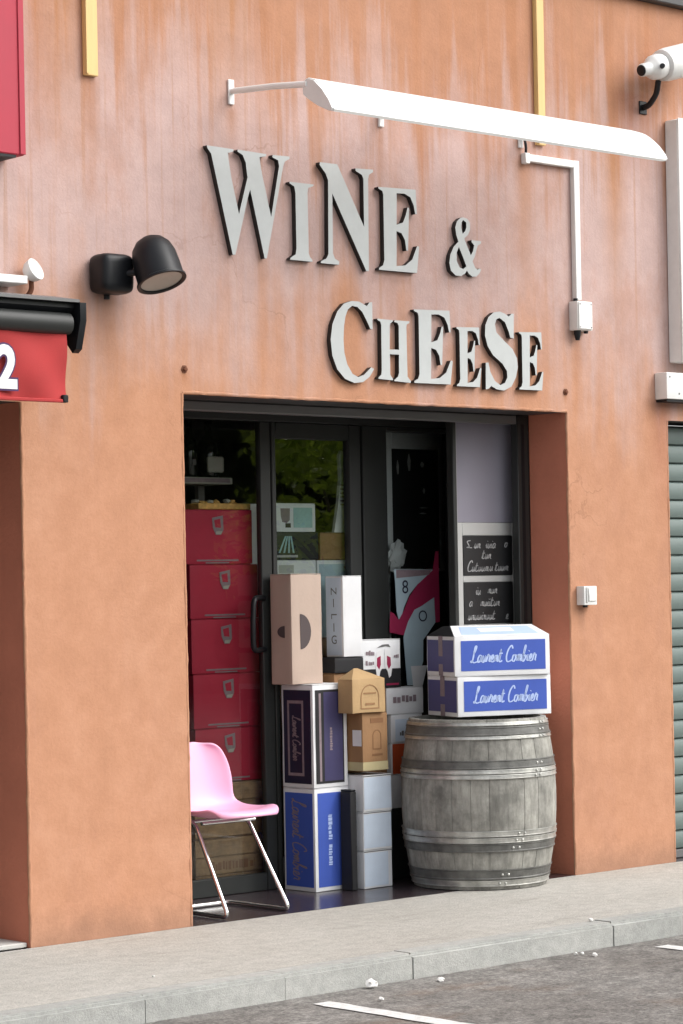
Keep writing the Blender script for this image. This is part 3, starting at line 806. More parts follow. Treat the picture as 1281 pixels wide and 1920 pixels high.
# white cable trunking from the lamp to a junction box
tr = thing('cable_trunking', 'white stepped cable trunking running from the lamp to its junction box', 'trunking', (2.24, -0.001, 2.95))
box('trunk_run', (0.0, -0.03, 0.700), (0.352, 0, 0.738), 'white_plastic', tr, 0.003)
box('trunk_run', (0.352, -0.031, 0.02), (0.394, 0, 0.739), 'white_plastic', tr, 0.003)
box('trunk_elbow', (-0.012, -0.034, 0.688), (0.022, 0, 0.742), 'white_plastic', tr, 0.003)
tube('black_cable', fillet([(-0.012, -0.02, 0.835), (-0.004, -0.03, 0.78), (-0.002, -0.025, 0.73)], 0.03), 0.007, 'black', tr, 8)
jb = thing('junction_box', 'small white junction box with black cable glands under the trunking', 'junction box', (2.565, -0.001, 2.81))
b_ = box('box_body', (0, -0.06, 0), (0.115, 0, 0.150), 'white_plastic', jb, 0.006, 2)
box('box_lid', (0.006, -0.066, 0.006), (0.109, -0.0601, 0.144), 'white_plastic', jb, 0.002)
for (x, z) in ((0.016, 0.134), (0.099, 0.016), (0.016, 0.016), (0.099, 0.134)):
    lathe('screw', [(0, 0.0672), (0.004, 0.067), (0.0045, 0.0655)], 'grey_metal', b_, 8, Matrix.Translation((x, 0, z)) @ Matrix.Rotation(math.pi / 2, 4, 'X'))
tube('cable_gland', [(0.03, -0.03, 0.001), (0.03, -0.03, -0.018), (0.03, -0.03, -0.05)], [0.019, 0.018, 0.011], 'black', jb)
tube('cable_gland', [(0.02, -0.03, 0.149), (0.02, -0.03, 0.165)], 0.012, 'black', jb)
tube('cable_gland', [(0.095, -0.03, 0.002), (0.095, -0.03, -0.012)], 0.012, 'black', jb)

# cream battens on the upper wall
for x0, x1, zb, lab in ((-0.526, -0.455, 3.75, 'short cream yellow batten on the upper wall beside the red sign'), (2.331, 2.395, 3.745, 'cream yellow batten passing behind the white strip lamp')):
    t = thing('wall_batten', lab, 'batten', (x0, -0.001, zb), group='cream battens on the upper wall')
    w = x1 - x0
    box('batten', (0, -0.022, 0), (w, 0, 4.600 - zb), 'cream', t, 0.003)
    box('batten_edge_strip', (0.001, -0.030, 0.004), (0.014, -0.0221, 4.598 - zb), 'cream', t, 0.002)

# red box sign top left
rs = thing('red_box_sign', 'large crimson box sign at the upper left corner of the wall', 'sign', (-2.6, -0.001, 3.34))
box('sign_body', (0, -0.14, 0), (1.665, 0, 1.2), 'red_sign', rs, 0.006)
box('sign_edge_trim', (1.635, -0.146, 0.003), (1.664, -0.1401, 1.197), 'red_sign', rs, 0.002)
box('sign_underside', (0.0, -0.135, -0.012), (1.62, -0.01, -0.0005), 'black_card', rs)  # black slab forming the dark underside of the sign

# red awning with dark cassette
aw = thing('awning', 'rolled red awning in a dark cassette with white numeral 2 on its valance', 'awning', (-3.3, -0.001, 2.3))
def awprof(x0, x1, pts, name, m, p, sm=40):
    bm = bmesh.new()
    a = [bm.verts.new((x0, y, z)) for y, z in pts]; b = [bm.verts.new((x1, y, z)) for y, z in pts]
    n = len(pts)
    for k in range(n): bm.faces.new((a[k], a[(k + 1) % n], b[(k + 1) % n], b[k]))
    bm.faces.new(a[::-1]); bm.faces.new(b)
    return link(name, to_mesh(bm, name, sm), m, p)
awprof(0.0, 2.44, [(-0.02, 0.43), (-0.02, 0.30), (-0.12, 0.27), (-0.30, 0.27), (-0.30, 0.33), (-0.36, 0.385), (-0.36, 0.405), (-0.20, 0.43)], 'cassette', 'black', aw)
awprof(0.0, 2.447, [(-0.02, 0.452), (-0.02, 0.431), (-0.20, 0.431), (-0.37, 0.406), (-0.39, 0.406), (-0.39, 0.418), (-0.21, 0.449)], 'cassette_lid', 'grey_metal', aw)
frb = [(-0.352 + 0.038 * math.cos(math.radians(t)), 0.318 + 0.045 * math.sin(math.radians(t))) for t in range(0, 360, 24)]
awprof(0.0, 2.415, frb, 'front_bar', 'dark_metal', aw, 60)
awprof(2.4405, 2.472, [(-0.02, 0.43), (-0.02, 0.27), (-0.28, 0.262), (-0.34, 0.20), (-0.365, 0.215), (-0.40, 0.33), (-0.40, 0.405), (-0.20, 0.43)], 'end_plate', 'black', aw)
def valance():
    bm = bmesh.new()
    nx, nz = 120, 14
    g = []
    for i in range(nx + 1):
        col = []
        for j in range(nz + 1):
            x = 2.398 * i / nx; z = 0.285 * j / nz
            s = 1 - j / nz
            y = -0.357 + 0.008 * math.sin(x * 21 + z * 16) * (0.3 + s) + 0.005 * math.sin(x * 9 - z * 22)
            col.append(bm.verts.new((x, y, z)))
        g.append(col)
    for i in range(nx):
        for j in range(nz): bm.faces.new((g[i][j], g[i + 1][j], g[i + 1][j + 1], g[i][j + 1]))
    return to_mesh(bm, 'valance', 60)
vl = link('valance', valance(), 'red_cloth', aw)
box('valance_hem', (0.0, -0.372, -0.010), (2.37, -0.352, 0.004), 'red_cloth', vl, 0.003)
box('hem_end_stop', (2.365, -0.376, -0.010), (2.392, -0.346, 0.022), 'black', vl, 0.004)
fmv = face_map((0, -0.357, 0), (1, 0, 0), (0, 0, 1), (0, -1, 0))
text_mesh('numeral_outline', '2', 0.235, fmv, 2.083, 0.115, 0.0165, 'navy_outline', vl, 0, 0.88, 0.017)
text_mesh('numeral', '2', 0.235, fmv, 2.083, 0.115, 0.0185, 'white_print', vl, 0, 0.88, 0.009)

# small white floodlight above the awning
fl = thing('small_floodlight', 'small round white floodlight on the wall above the red awning', 'floodlight', (-0.89, -0.001, 2.795))
mx = Matrix.Translation((0.035, -0.06, 0.075)) @ Matrix.Rotation(math.radians(65), 4, 'X') @ Matrix.Rotation(math.radians(20), 4, 'Y')
lathe('lamp_head', [(0, -0.03), (0.03, -0.028), (0.045, -0.01), (0.05, 0.015), (0.05, 0.022), (0.044, 0.024), (0.038, 0.018), (0, 0.016)], 'white_plastic', fl, 24, mx)
tube('stem', fillet([(0.035, -0.05, 0.05), (0.045, -0.04, 0.0), (0.03, -0.03, -0.03), (0.02, 0.0, -0.035)], 0.02), 0.011, 'rust', fl, 8)
box('wall_shelf', (-0.9, -0.14, 0.008), (-0.045, 0, 0.042), 'white_plastic', fl, 0.003)

# black spotlight
sp = thing('wall_spotlight', 'black dome spotlight on a round wall base left of the sign', 'spotlight', (-0.40, -0.001, 2.885))
box('wall_base', (-0.125, -0.135, -0.086), (0.045, -0.0003, 0.086), 'black', sp, 0.042, 5)
tube('cable_entry', [(-0.04, -0.03, -0.084), (-0.04, -0.03, -0.105)], 0.014, 'black', sp)
tube('neck', [(0.0, -0.125, 0.0), (0.02, -0.150, 0.003), (0.05, -0.185, 0.008)], 0.015, 'black', sp)
ax = (R_ * 0.30 - U_ * 1.0 - F_ * 0.28).normalized()
qd = Vector((0, 0, -1)).rotation_difference(ax)
hm = Matrix.Translation((0.090, -0.215, 0.042)) @ qd.to_matrix().to_4x4() @ Matrix.Scale(0.93, 4)
lathe('lamp_head', [(0, 0.135), (0.035, 0.131), (0.068, 0.112), (0.093, 0.080), (0.106, 0.035), (0.110, -0.02), (0.111, -0.088), (0.119, -0.092), (0.119, -0.102), (0.110, -0.104), (0.100, -0.098)], 'black', sp, 36, hm)
lathe('lens', [(0, -0.089), (0.05, -0.090), (0.1, -0.0935)], 'lens', sp, 36, hm)

# security camera, right edge
cc = thing('security_camera', 'white camera housing on a bracket at the top right of the wall', 'security camera', (3.06, -0.001, 4.08))
axc = Vector((0.93, 0.0, 0.26)).normalized()
cq = Vector((0, 0, 1)).rotation_difference(axc)
cmx = Matrix.Translation((-0.075, -0.16, 0.10)) @ cq.to_matrix().to_4x4() @ Matrix.Scale(0.86, 4)
lathe('front_hood', [(0.0, 0.0), (0.032, 0.0), (0.040, 0.008), (0.040, 0.06), (0.046, 0.075), (0.062, 0.09), (0.075, 0.115), (0.078, 0.16), (0.075, 0.185)], 'white_plastic', cc, 20, cmx)
lathe('housing', [(0.0, 0.186), (0.070, 0.186), (0.096, 0.20), (0.102, 0.24), (0.104, 0.52), (0.09, 0.56), (0.0, 0.565)], 'white_plastic', cc, 20, cmx)
lathe('lens_ring', [(0.0, -0.008), (0.026, -0.008), (0.034, -0.002), (0.034, 0.006)], 'black', cc, 20, cmx)
lathe('pivot_bolt', [(0.0, 0.085), (0.012, 0.085), (0.014, 0.078), (0.014, 0.05)], 'black', cc, 12, Matrix.Translation((0.06, -0.165, 0.125)) @ Matrix.Rotation(math.radians(90), 4, 'X') @ Matrix.Rotation(math.radians(-35), 4, 'Y'))
tube('bracket', fillet([(0.06, -0.16, 0.06), (0.09, -0.12, 0.0), (0.11, -0.05, -0.045), (0.115, 0.0, -0.05)], 0.03), [0.016] * 14, 'black', cc, 8)
box('wall_foot', (0.085, -0.008, -0.085), (0.145, -0.0004, -0.015), 'black', cc, 0.003)

# white light-box sign at the right edge
wb = thing('white_box_sign', 'white box sign on the wall at the right edge', 'sign', (3.352, -0.001, 2.68))
box('sign_casing', (0, -0.09, 0), (1.6, 0, 1.30), 'white_plastic', wb, 0.006)
box('sign_frame', (0.0, -0.098, -0.004), (0.045, -0.0902, 1.304), 'white_paint', wb, 0.003)
box('sign_frame', (0.0455, -0.098, -0.004), (1.6, -0.0902, 0.020), 'white_paint', wb, 0.003)
fmw = face_map((0, -0.0905, 0), (1, 0, 0), (0, 0, 1), (0, -1, 0))
text_mesh('sign_lettering', 'C', 0.30, fmw, 0.24, 0.60, 0.001, 'grey_metal', wb)
# emergency light casing under it
el = thing('white_wall_box', 'white screwed casing under the box sign above the grey shutter', 'casing', (3.232, -0.001, 2.478))
b_ = box('casing', (0, -0.085, 0), (0.42, 0, 0.142), 'white_plastic', el, 0.006, 2)
box('casing_base', (0.01, -0.075, -0.014), (0.41, 0, -0.0005), 'black', el)
for (x, z) in ((0.025, 0.118), (0.10, 0.03), (0.16, 0.115)):
    lathe('screw', [(0, 0.087), (0.005, 0.087), (0.006, 0.085)], 'grey_metal', b_, 8, Matrix.Translation((x, 0, z)) @ Matrix.Rotation(math.pi / 2, 4, 'X'))
# switch box on the right pillar
sw = thing('switch_box', 'small white switch box on the right pillar at shoulder height', 'switch box', (2.582, -0.001, 1.392))
box('back_box', (0, -0.055, 0), (0.098, 0, 0.098), 'white_plastic', sw, 0.005, 2)
box('rocker', (0.03, -0.062, 0.02), (0.088, -0.0551, 0.088), 'white_paint', sw, 0.003)
box('cover_edge', (0.012, -0.060, 0.012), (0.026, -0.0551, 0.092), 'pale_grey', sw, 0.002)
tube('cable_entry', [(0.035, -0.028, 0.002), (0.035, -0.028, -0.012)], 0.013, 'black', sw)
# old fixing bolts above the opening
for x, z, lab in ((0.010, 2.498, 'rusty fixing bolt above the left end of the lintel'), (2.528, 2.492, 'rusty fixing bolt above the right end of the lintel')):
    o = lathe('fixing_bolt', [(0, 0.014), (0.008, 0.013), (0.011, 0.009), (0.011, 0.004), (0.019, 0.003), (0.019, 0.0)], 'rust', None, 6, Matrix.Rotation(math.pi / 2, 4, 'X'), 30)
    o.location = (x, -0.0005, z)
    tag(o, lab, 'bolt', 'rusty bolts above the lintel')

# ------------------------------------------------------------------ grey-green roller shutter of the next shop
sh = thing('roller_shutter', 'closed grey green roller shutter of slats at the right edge', 'roller shutter', (3.337, 0.13, 0))
def slat_mesh():
    bm = bmesh.new()
    pr = [(0.0, 0.0), (-0.012, 0.006), (-0.018, 0.03), (-0.018, 0.066), (-0.010, 0.090), (0.0, 0.097), (0.008, 0.097), (0.008, 0.0)]
    a = [bm.verts.new((0.0, y, z)) for y, z in pr]; b = [bm.verts.new((2.45, y, z)) for y, z in pr]
    n = len(pr)
    for k in range(n): bm.faces.new((a[k], a[(k + 1) % n], b[(k + 1) % n], b[k]))
    bm.faces.new(a[::-1]); bm.faces.new(b)
    return to_mesh(bm, 'slat', 30)
sm_ = slat_mesh()
for k in range(23):
    link('slat', sm_, 'shutter', sh, (0.002, 0, 0.05 + k * 0.1))
box('bottom_bar', (0.002, -0.02, 0.002), (2.45, 0.012, 0.047), 'grey_metal', sh, 0.004)

# ------------------------------------------------------------------ cartons
class Carton:
    """a closed carton; local origin at its front-left bottom corner, front faces -y"""
    def __init__(s, name, label, w, d, h, material, loc, rotz=0.0, group=None, cat='box', flaps=True):
        s.w, s.d, s.h = w, d, h
        s.root = thing(name, label, cat, loc, rotz, group)
        s.root.rotation_euler.z += random.uniform(-0.014, 0.014)
        bm = bmesh.new()
        bm_box(bm, (0, 0, 0), (w, d, h - (0.003 if flaps else 0)))
        bmesh.ops.bevel(bm, geom=bm.edges[:], offset=0.0035, segments=2, affect='EDGES', profile=0.6)
        bmesh.ops.subdivide_edges(bm, edges=[e for e in bm.edges if e.calc_length() > 0.03], cuts=4, use_grid_fill=True)
        ctr = Vector((w / 2, d / 2, h / 2))
        ph = random.uniform(0, 6)
        for v in bm.verts:                              # soft dents: card never lies quite flat
            k = 0.0012 * (1 + math.sin(v.co.x * 23 + ph) * math.cos(v.co.z * 19 + ph) + 0.6 * math.sin(v.co.y * 31 - ph))
            v.co -= (v.co - ctr).normalized() * max(0, k)
            v.co.z = max(0.0, min(h, v.co.z))
        s.body = link('carton', to_mesh(bm, 'carton', 40), material, s.root)
        if flaps:
            box('top_flap', (0.001, 0.001, h - 0.0028), (w - 0.001, d / 2 - 0.001, h), material, s.root)
            box('top_flap', (0.001, d / 2 + 0.001, h - 0.0028), (w - 0.001, d - 0.001, h), material, s.root)
        s.maps = {'F': face_map((0, 0, 0), (1, 0, 0), (0, 0, 1), (0, -1, 0)),
                  'L': face_map((0, d, 0), (0, -1, 0), (0, 0, 1), (-1, 0, 0)),
                  'T': face_map((0, 0, h), (1, 0, 0), (0, 1, 0), (0, 0, 1))}
    def panel(s, face, u0, u1, v0, v1, material, name='printed_panel', t0=0.0003, t1=0.0012, parent=None):
        return prism(name, [[(u0, v0), (u1, v0), (u1, v1), (u0, v1)]], s.maps[face], t0, t1, material, parent or s.root)
    def poly(s, face, pts, material, name='printed_shape', t0=0.0012, t1=0.0018, parent=None):
        return prism(name, [pts], s.maps[face], t0, t1, material, parent or s.root)
    def script(s, face, uc, vc, width, material, rot=0.0, t=0.002, parent=None, text='Laurent Combier', hw=0.055, ys=1.0):
        paths, wd = cursive(text)
        k = width / wd
        c, sn = math.cos(rot), math.sin(rot)
        P = [[(uc + ((u - wd / 2) * k) * c - ((v - 0.4) * k * ys) * sn, vc + ((u - wd / 2) * k) * sn + ((v - 0.4) * k * ys) * c) for u, v in p] for p in paths]
        return strokes('lettering', P, s.maps[face], hw * k, t, material, parent or s.root)
    def ink(s, face, u0, u1, v0, v1, material, seed=1, t=0.0022, parent=None, vertical=False):
        """print too blurred to read: a row of small ink blocks"""
        rn = random.Random(seed)
        bm = bmesh.new()
        a, b, lo, hi = (v0, v1, u0, u1) if vertical else (u0, u1, v0, v1)
        p = a
        while p < b:
            w = rn.uniform(0.25, 0.6) * (hi - lo)
            q0, q1 = lo + rn.uniform(0, 0.15) * (hi - lo), hi - rn.uniform(0, 0.3) * (hi - lo)
            e = min(b, p + w)
            c = [(p, q0), (e, q0), (e, q1), (p, q1)]
            if vertical: c = [(y, x) for x, y in c]
            bm.faces.new([bm.verts.new(s.maps[face](u, v, t)) for u, v in c])
            p += w * rn.uniform(1.15, 1.5)
        o = link('blurred_print', to_mesh(bm, 'blurred_print'), material, parent or s.root)
        o['kind'] = 'stuff'
        return o
    def text(s, face, string, size, u, v, material, rot=0.0, sx=1.0, t=0.002, parent=None):
        return text_mesh('lettering', string, size, s.maps[face], u, v, t, material, parent or s.root, rot, sx)

# -- two blue and white wine boxes lying on the barrel
BR = math.radians(-20.4)
def barrel_box(label, loc, rz, lid):
    c = Carton('blue_wine_box', label, 0.53, 0.35, 0.203, 'white_card', loc, rz, 'blue wine boxes on the barrel', flaps=not lid)
    p = c.panel('F', 0.035, 0.505, 0.026, 0.178, 'blue')
    c.script('F', 0.27, 0.098, 0.36, 'pale_print', parent=p, hw=0.07, ys=1.5)
    q = c.panel('L', 0.012, 0.338, 0.022, 0.182, 'blue_shaded')  # left end in a darker blue, its shade put into the colour
    c.panel('L', 0.155, 0.205, 0.1, 0.203, 'dim_print', 'tape', 0.0013, 0.002, q)
    c.panel('L', 0.155, 0.205, 0.001, 0.06, 'dim_print', 'tape', 0.0013, 0.002, q)
    if lid:
        W, D, H = c.w, c.d, c.h - 0.0025
        bm = bmesh.new()
        lo = [bm.verts.new(p) for p in ((0, 0, H), (W, 0, H), (W, D, H), (0, D, H))]
        hi = [bm.verts.new(p) for p in ((0.045, 0.15, H + 0.052), (W - 0.03, 0.15, H + 0.052), (W - 0.03, 0.24, H + 0.05), (0.045, 0.24, H + 0.05))]
        for k in range(4): bm.faces.new((lo[k], lo[(k + 1) % 4], hi[(k + 1) % 4], hi[k]))
        bm.faces.new(hi)
        me = to_mesh(bm, 'raised_lid')
        me.materials.append(M['white_card']); me.materials.append(M['black_card'])
        for pl in me.polygons:
            if pl.normal.x < -0.5: pl.material_index = 1  # left gable painted black for the shade in its open end
        ld = link('raised_lid', me, None, c.root)
        s_ = Vector((0, 0.15, 0.052)).normalized()
        nn = Vector((0, -s_.z, s_.y))
        fm = face_map((0, 0, H), (1, 0, 0), s_, nn)
        prism('printed_panel', [[(0.05, 0.022), (W - 0.05, 0.022), (W - 0.065, 0.135), (0.082, 0.135)]], fm, 0.0003, 0.0012, 'pale_print', ld)
        prism('label', [[(0.17, 0.06), (W - 0.17, 0.06), (W - 0.17, 0.115), (0.17, 0.115)]], fm, 0.0013, 0.002, 'white_print', ld)
    return c
BH = 0.845
barrel_box('lower of two blue wine boxes lying on the barrel', (1.838, 0.135, BH), BR + 0.02, False)
barrel_box('upper blue wine box on the barrel, with its lid bulging up', (1.826, 0.140, BH + 0.2035), BR - 0.01, True)

# -- blue boxes standing on end
BX, BY = 1.186, 0.497
def tall_blue(label, z, h, fm_, lm_, top):
    c = Carton('upright_wine_box', label, 0.232, 0.232, h, 'white_card', (BX, BY, z), 0, 'upright blue wine boxes stacked by the door')
    if top:
        a = c.panel('L', 0.016, 0.216, 0.022, h - 0.028, lm_)
        for (u0, u1, v0, v1) in ((0.045, 0.058, 0.06, h - 0.08), (0.150, 0.163, 0.06, h - 0.08), (0.058, 0.150, 0.06, 0.075), (0.058, 0.150, h - 0.095, h - 0.08)):
            c.panel('L', u0, u1, v0, v1, 'dim_print', 'printed_border', 0.0013, 0.0018, a)
        c.script('L', 0.104, h * 0.48, 0.22, 'dim_print', -math.pi / 2, parent=a, hw=0.1, ys=1.7, t=0.0022)
        b = c.panel('F', 0.016, 0.206, 0.022, h - 0.028, 'black_card')
        c.panel('F', 0.072, 0.198, 0.034, h - 0.04, fm_, 'printed_panel', 0.0013, 0.0018, b)
        c.panel('F', 0.040, 0.054, 0.034, h - 0.045, 'dim_print', 'printed_border', 0.0013, 0.0018, b)
        c.ink('F', 0.110, 0.130, h * 0.36, h * 0.58, 'dim_print', 4, 0.0022, b, True)
    else:
        a = c.panel('L', 0.014, 0.218, 0.022, h - 0.024, lm_)
        c.script('L', 0.105, h * 0.5, 0.40, 'dim_print', -math.pi / 2, parent=a, hw=0.06, ys=1.7)
        b = c.panel('F', 0.020, 0.204, 0.022, h - 0.024, fm_)
        c.ink('F', 0.088, 0.116, h * 0.25, h * 0.45, 'pale_print', 31, 0.0020, b, True)
        c.ink('F', 0.088, 0.116, h * 0.50, h * 0.74, 'pale_print', 32, 0.0020, b, True)
    return c
tall_blue('bright blue upright wine box at the bottom of the stack by the door', 0.001, 0.512, 'blue', 'blue', False)
tall_blue('dark navy and white upright wine box on top of the bright blue one', 0.5135, 0.515, 'indigo', 'navy', True)

# -- tall beige carton with half-moon hand holes
bc = Carton('beige_carton', 'tall beige carton with dark half-moon hand holes on the navy wine box', 0.205, 0.155, 0.55, 'beige', (1.125, 0.575, 1.029), 0, None)
def half_moon(u, v, hw, hh, flip=1, n=12):
    return [(u, v - hh)] + [(u + flip * hw * math.cos(math.radians(-80 + 160 * k / n)), v + hh * math.sin(math.radians(-80 + 160 * k / n))) for k in range(n + 1)] + [(u, v + hh)]
bc.poly('F', half_moon(0.058, 0.262, 0.072, 0.088), 'taupe_inside', 'hand_hole', 0.0004, 0.001)
bc.poly('L', half_moon(0.105, 0.262, 0.055, 0.030, -1), 'taupe_inside', 'hand_hole', 0.0004, 0.001)

# -- tall white carton with vertical lettering, on a black box, on plain cartons
Carton('plain_carton', 'plain brown carton hidden behind the kraft boxes, carrying the black box', 0.19, 0.125, 1.072, 'kraft', (1.44, 0.615, 0.001), 0, None)
Carton('black_box', 'flat black box under the tall white carton', 0.195, 0.135, 0.078, 'black_card', (1.437, 0.603, 1.0745), 0, None)
zc = Carton('white_carton', 'tall white carton with vertical grey lettering beside the beige carton', 0.128, 0.132, 0.412, 'white_card', (1.496, 0.600, 1.154), 0, None)
zp = zc.panel('L', 0.006, 0.118, 0.01, 0.402, 'pale_blue_card')
for k, (ch, v) in enumerate((('Z', 0.335), ('I', 0.272), ('L', 0.208), ('I', 0.148), ('G', 0.086))):
    zc.text('L', ch, 0.062, 0.062, v, 'grey_metal', -math.pi / 2 if ch in 'ZL' else 0, 1.0, 0.002, zp)

# -- kraft boxes and pale boxes between stack and barrel
for k, (z, h, lab) in enumerate(((0.001, 0.190, 'pale blue grey carton at the bottom of the stack beside the barrel'), (0.192, 0.192, 'pale blue grey carton in the middle of the stack beside the barrel'), (0.385, 0.182, 'pale blue grey carton on top of its stack, under the kraft boxes'))):
    c = Carton('pale_carton', lab, 0.195, 0.19, h, 'white_card', (1.424 + (0.006 if k == 2 else 0), 0.402, z), 0, 'pale cartons stacked beside the barrel')
    c.panel('F', 0.004, 0.19 if k else 0.165, 0.012, h - 0.012, 'pale_blue_card')
    c.panel('F', 0.0, 0.195, h - 0.007, h - 0.003, 'grey_metal', 'lid_seam', 0.0013, 0.0018)
c = Carton('kraft_box', 'brown kraft box with printed arch emblem and white label under the lighter one', 0.172, 0.19, 0.290, 'kraft', (1.430, 0.402, 0.588), 0, 'kraft wine boxes')
c.panel('F', 0.0, 0.172, 0.002, 0.045, 'tan_strip', 'straw_strip')
c.panel('L', 0.0, 0.19, 0.002, 0.045, 'tan_strip', 'straw_strip')
def arch(u, v, hw, hh, th=0.006, n=10):
    out = [(u - hw, v), (u - hw, v + hh)] + [(u + hw * -math.cos(math.pi * k / n), v + hh + hw * math.sin(math.pi * k / n)) for k in range(1, n)] + [(u + hw, v + hh), (u + hw, v)]
    inn = [(u - hw + th, v + th), (u - hw + th, v + hh)] + [(u - (hw - th) * math.cos(math.pi * k / n), v + hh + (hw - th) * math.sin(math.pi * k / n)) for k in range(1, n)] + [(u + hw - th, v + hh), (u + hw - th, v + th)]
    return [out, inn]
prism('printed_arch', arch(0.098, 0.105, 0.030, 0.07), c.maps['F'], 0.0004, 0.001, 'kraft_ink', c.root)
c.panel('F', 0.055, 0.142, 0.238, 0.262, 'kraft_ink', 'printed_band')
c.panel('F', 0.065, 0.135, 0.075, 0.085, 'kraft_ink', 'printed_band')
c.panel('L', 0.118, 0.182, 0.125, 0.205, 'white_print', 'paper_label')
c = Carton('kraft_box', 'light kraft box with its lid raised, above the brown one', 0.222, 0.108, 0.172, 'kraft_light', (1.348, 0.382, 0.8795), 0, 'kraft wine boxes', flaps=False)
prism('printed_arch', arch(0.118, 0.02, 0.062, 0.06, 0.005), c.maps['F'], 0.0004, 0.001, 'kraft', c.root)
c.panel('F', 0.075, 0.160, 0.095, 0.102, 'kraft', 'printed_band')
c.panel('F', 0.088, 0.150, 0.04, 0.05, 'kraft', 'printed_band')
bm = bmesh.new()
vs = [bm.verts.new(p) for p in ((0, 0.001, 0.169), (0.222, 0.001, 0.169), (0.222, 0.107, 0.169), (0, 0.107, 0.169), (0.075, 0.07, 0.222), (0.100, 0.07, 0.222))]
for f in ((0, 1, 5, 4), (1, 2, 5), (2, 3, 4, 5), (3, 0, 4)): bm.faces.new([vs[i] for i in f])
link('raised_lid', to_mesh(bm, 'raised_lid'), 'kraft_light', c.root)
# narrow black block next to the blue boxes
nb = thing('black_upright_block', 'narrow black upright block standing between blue and pale boxes', 'case', (1.345, 0.405, 0.001))
box('block_body', (0, 0, 0), (0.040, 0.08, 0.49), 'black_card', nb, 0.004)
box('block_top', (0.002, 0.002, 0.4905), (0.038, 0.078, 0.500), 'black', nb, 0.003)

# -- stack behind the barrel
Carton('plain_carton', 'plain brown carton hidden under the white box with red and black print', 0.15, 0.12, 0.985, 'kraft', (1.652, 0.622, 0.001), 0, None)
a_ = Carton('printed_white_box', 'white box with black base and red twin-ribbon print above the kraft boxes', 0.272, 0.12, 0.250, 'white_card', (1.640, 0.620, 0.9870), 0, None)
p_ = a_.panel('F', 0.004, 0.268, 0.0, 0.098, 'black_card')
for sx in (-1, 1):
    a_.poly('F', [(0.150 + sx * u, v) for u, v in ((0.006, 0.20), (0.05, 0.185), (0.062, 0.12), (0.05, 0.06), (0.036, 0.05), (0.026, 0.085), (0.006, 0.11))], 'white_print', 'ribbon_shape', 0.0013, 0.0019)
    a_.poly('F', [(0.150 + sx * u, v) for u, v in ((0.022, 0.165), (0.048, 0.155), (0.050, 0.115), (0.034, 0.095), (0.022, 0.12))], 'crimson', 'ribbon_print', 0.002, 0.0025)
a_.poly('F', [(0.10, 0.205), (0.14, 0.222), (0.185, 0.224), (0.20, 0.208), (0.165, 0.214)], 'grey_metal', 'printed_mark')
a_.panel('F', 0.165, 0.255, 0.012, 0.022, 'crimson', 'printed_band', 0.0013, 0.0019, p_)
a_.ink('F', 0.025, 0.085, 0.168, 0.194, 'dim_print', 21)
a_.ink('F', 0.022, 0.080, 0.118, 0.142, 'dim_print', 22)
a_.ink('F', 0.222, 0.258, 0.150, 0.172, 'dim_print', 23)
SX = 1.828
Carton('dark_carton', 'dark carton at the bottom of the stack behind the barrel', 0.22, 0.12, 0.36, 'dark_metal', (SX + 0.004, 0.624, 0.001), 0, None)
c = Carton('white_carton', 'white carton mostly hidden between pale stack and barrel', 0.22, 0.12, 0.172, 'white_card', (SX, 0.622, 0.3625), 0, None)
c = Carton('orange_carton', 'orange red carton showing a sliver left of the barrel', 0.22, 0.12, 0.162, 'white_card', (SX, 0.622, 0.536), 0, None)
c.panel('F', 0.014, 0.216, 0.004, 0.158, 'orange_card')
c = Carton('white_carton', 'white carton with pale label right above the orange one', 0.225, 0.12, 0.148, 'white_card', (SX + 0.006, 0.621, 0.6985), 0, None)
p_ = c.panel('F', 0.03, 0.20, 0.01, 0.122, 'pale_blue_card')
c.panel('F', 0.125, 0.150, 0.085, 0.125, 'navy', 'printed_mark', 0.0013, 0.0019, p_)
c.ink('F', 0.06, 0.15, 0.034, 0.062, 'grey_metal', 25, 0.0022, p_)
c = Carton('white_carton', 'white carton with grey lettering and open side flap, left of the blue boxes', 0.262, 0.12, 0.136, 'white_card', (1.806, 0.621, 0.8475), 0, None)
c.ink('F', 0.045, 0.215, 0.058, 0.098, 'dim_print', 15)
fb = bmesh.new()
vs = [fb.verts.new(p) for p in ((0.19, -0.002, 0.135), (0.255, -0.002, 0.135), (0.285, -0.012, 0.245), (0.165, -0.012, 0.245))]
fb.faces.new(vs)
bmesh.ops.solidify(fb, geom=fb.faces[:], thickness=0.003)
link('side_flap', to_mesh(fb, 'side_flap'), 'white_card', c.root)

# poster on the glass of the right-hand leaf
ps = thing('window_poster', 'crimson and pale blue poster on the right door glass above the barrel', 'poster', (1.95, 0.748, 0.98))
pm = lambda u, v, t: Vector((u - 1.95, -t, v - 0.98))
prism('crimson_band', [[(1.964,1.375),(1.989,1.367),(2.024,1.331),(2.067,1.384),(2.104,1.45),(2.168,1.516),(2.28,1.59),(2.304,1.691),(2.325,1.691),(2.326,1.315),(2.294,1.311),(2.287,1.447),(2.197,1.403),(2.139,1.382),(2.091,1.32),(2.058,1.25),(1.956,1.268)]], pm, 0.0, 0.0012, 'crimson', ps)
up_ = prism('pale_panel', [[(1.995,1.596),(2.28,1.593),(2.275,1.575),(2.168,1.518),(2.105,1.463),(2.064,1.397),(2.042,1.342),(2.024,1.335),(2.01,1.377),(2.004,1.526)]], pm, 0.0, 0.001, 'ice_card', ps)
prism('grey_band', [[(2.012,1.594),(2.27,1.591),(2.25,1.565),(2.012,1.55)]], pm, 0.0011, 0.0015, 'dim_print', up_)
text_mesh('lettering', '8', 0.10, pm, 2.075, 1.50, 0.0016, 'navy', up_)
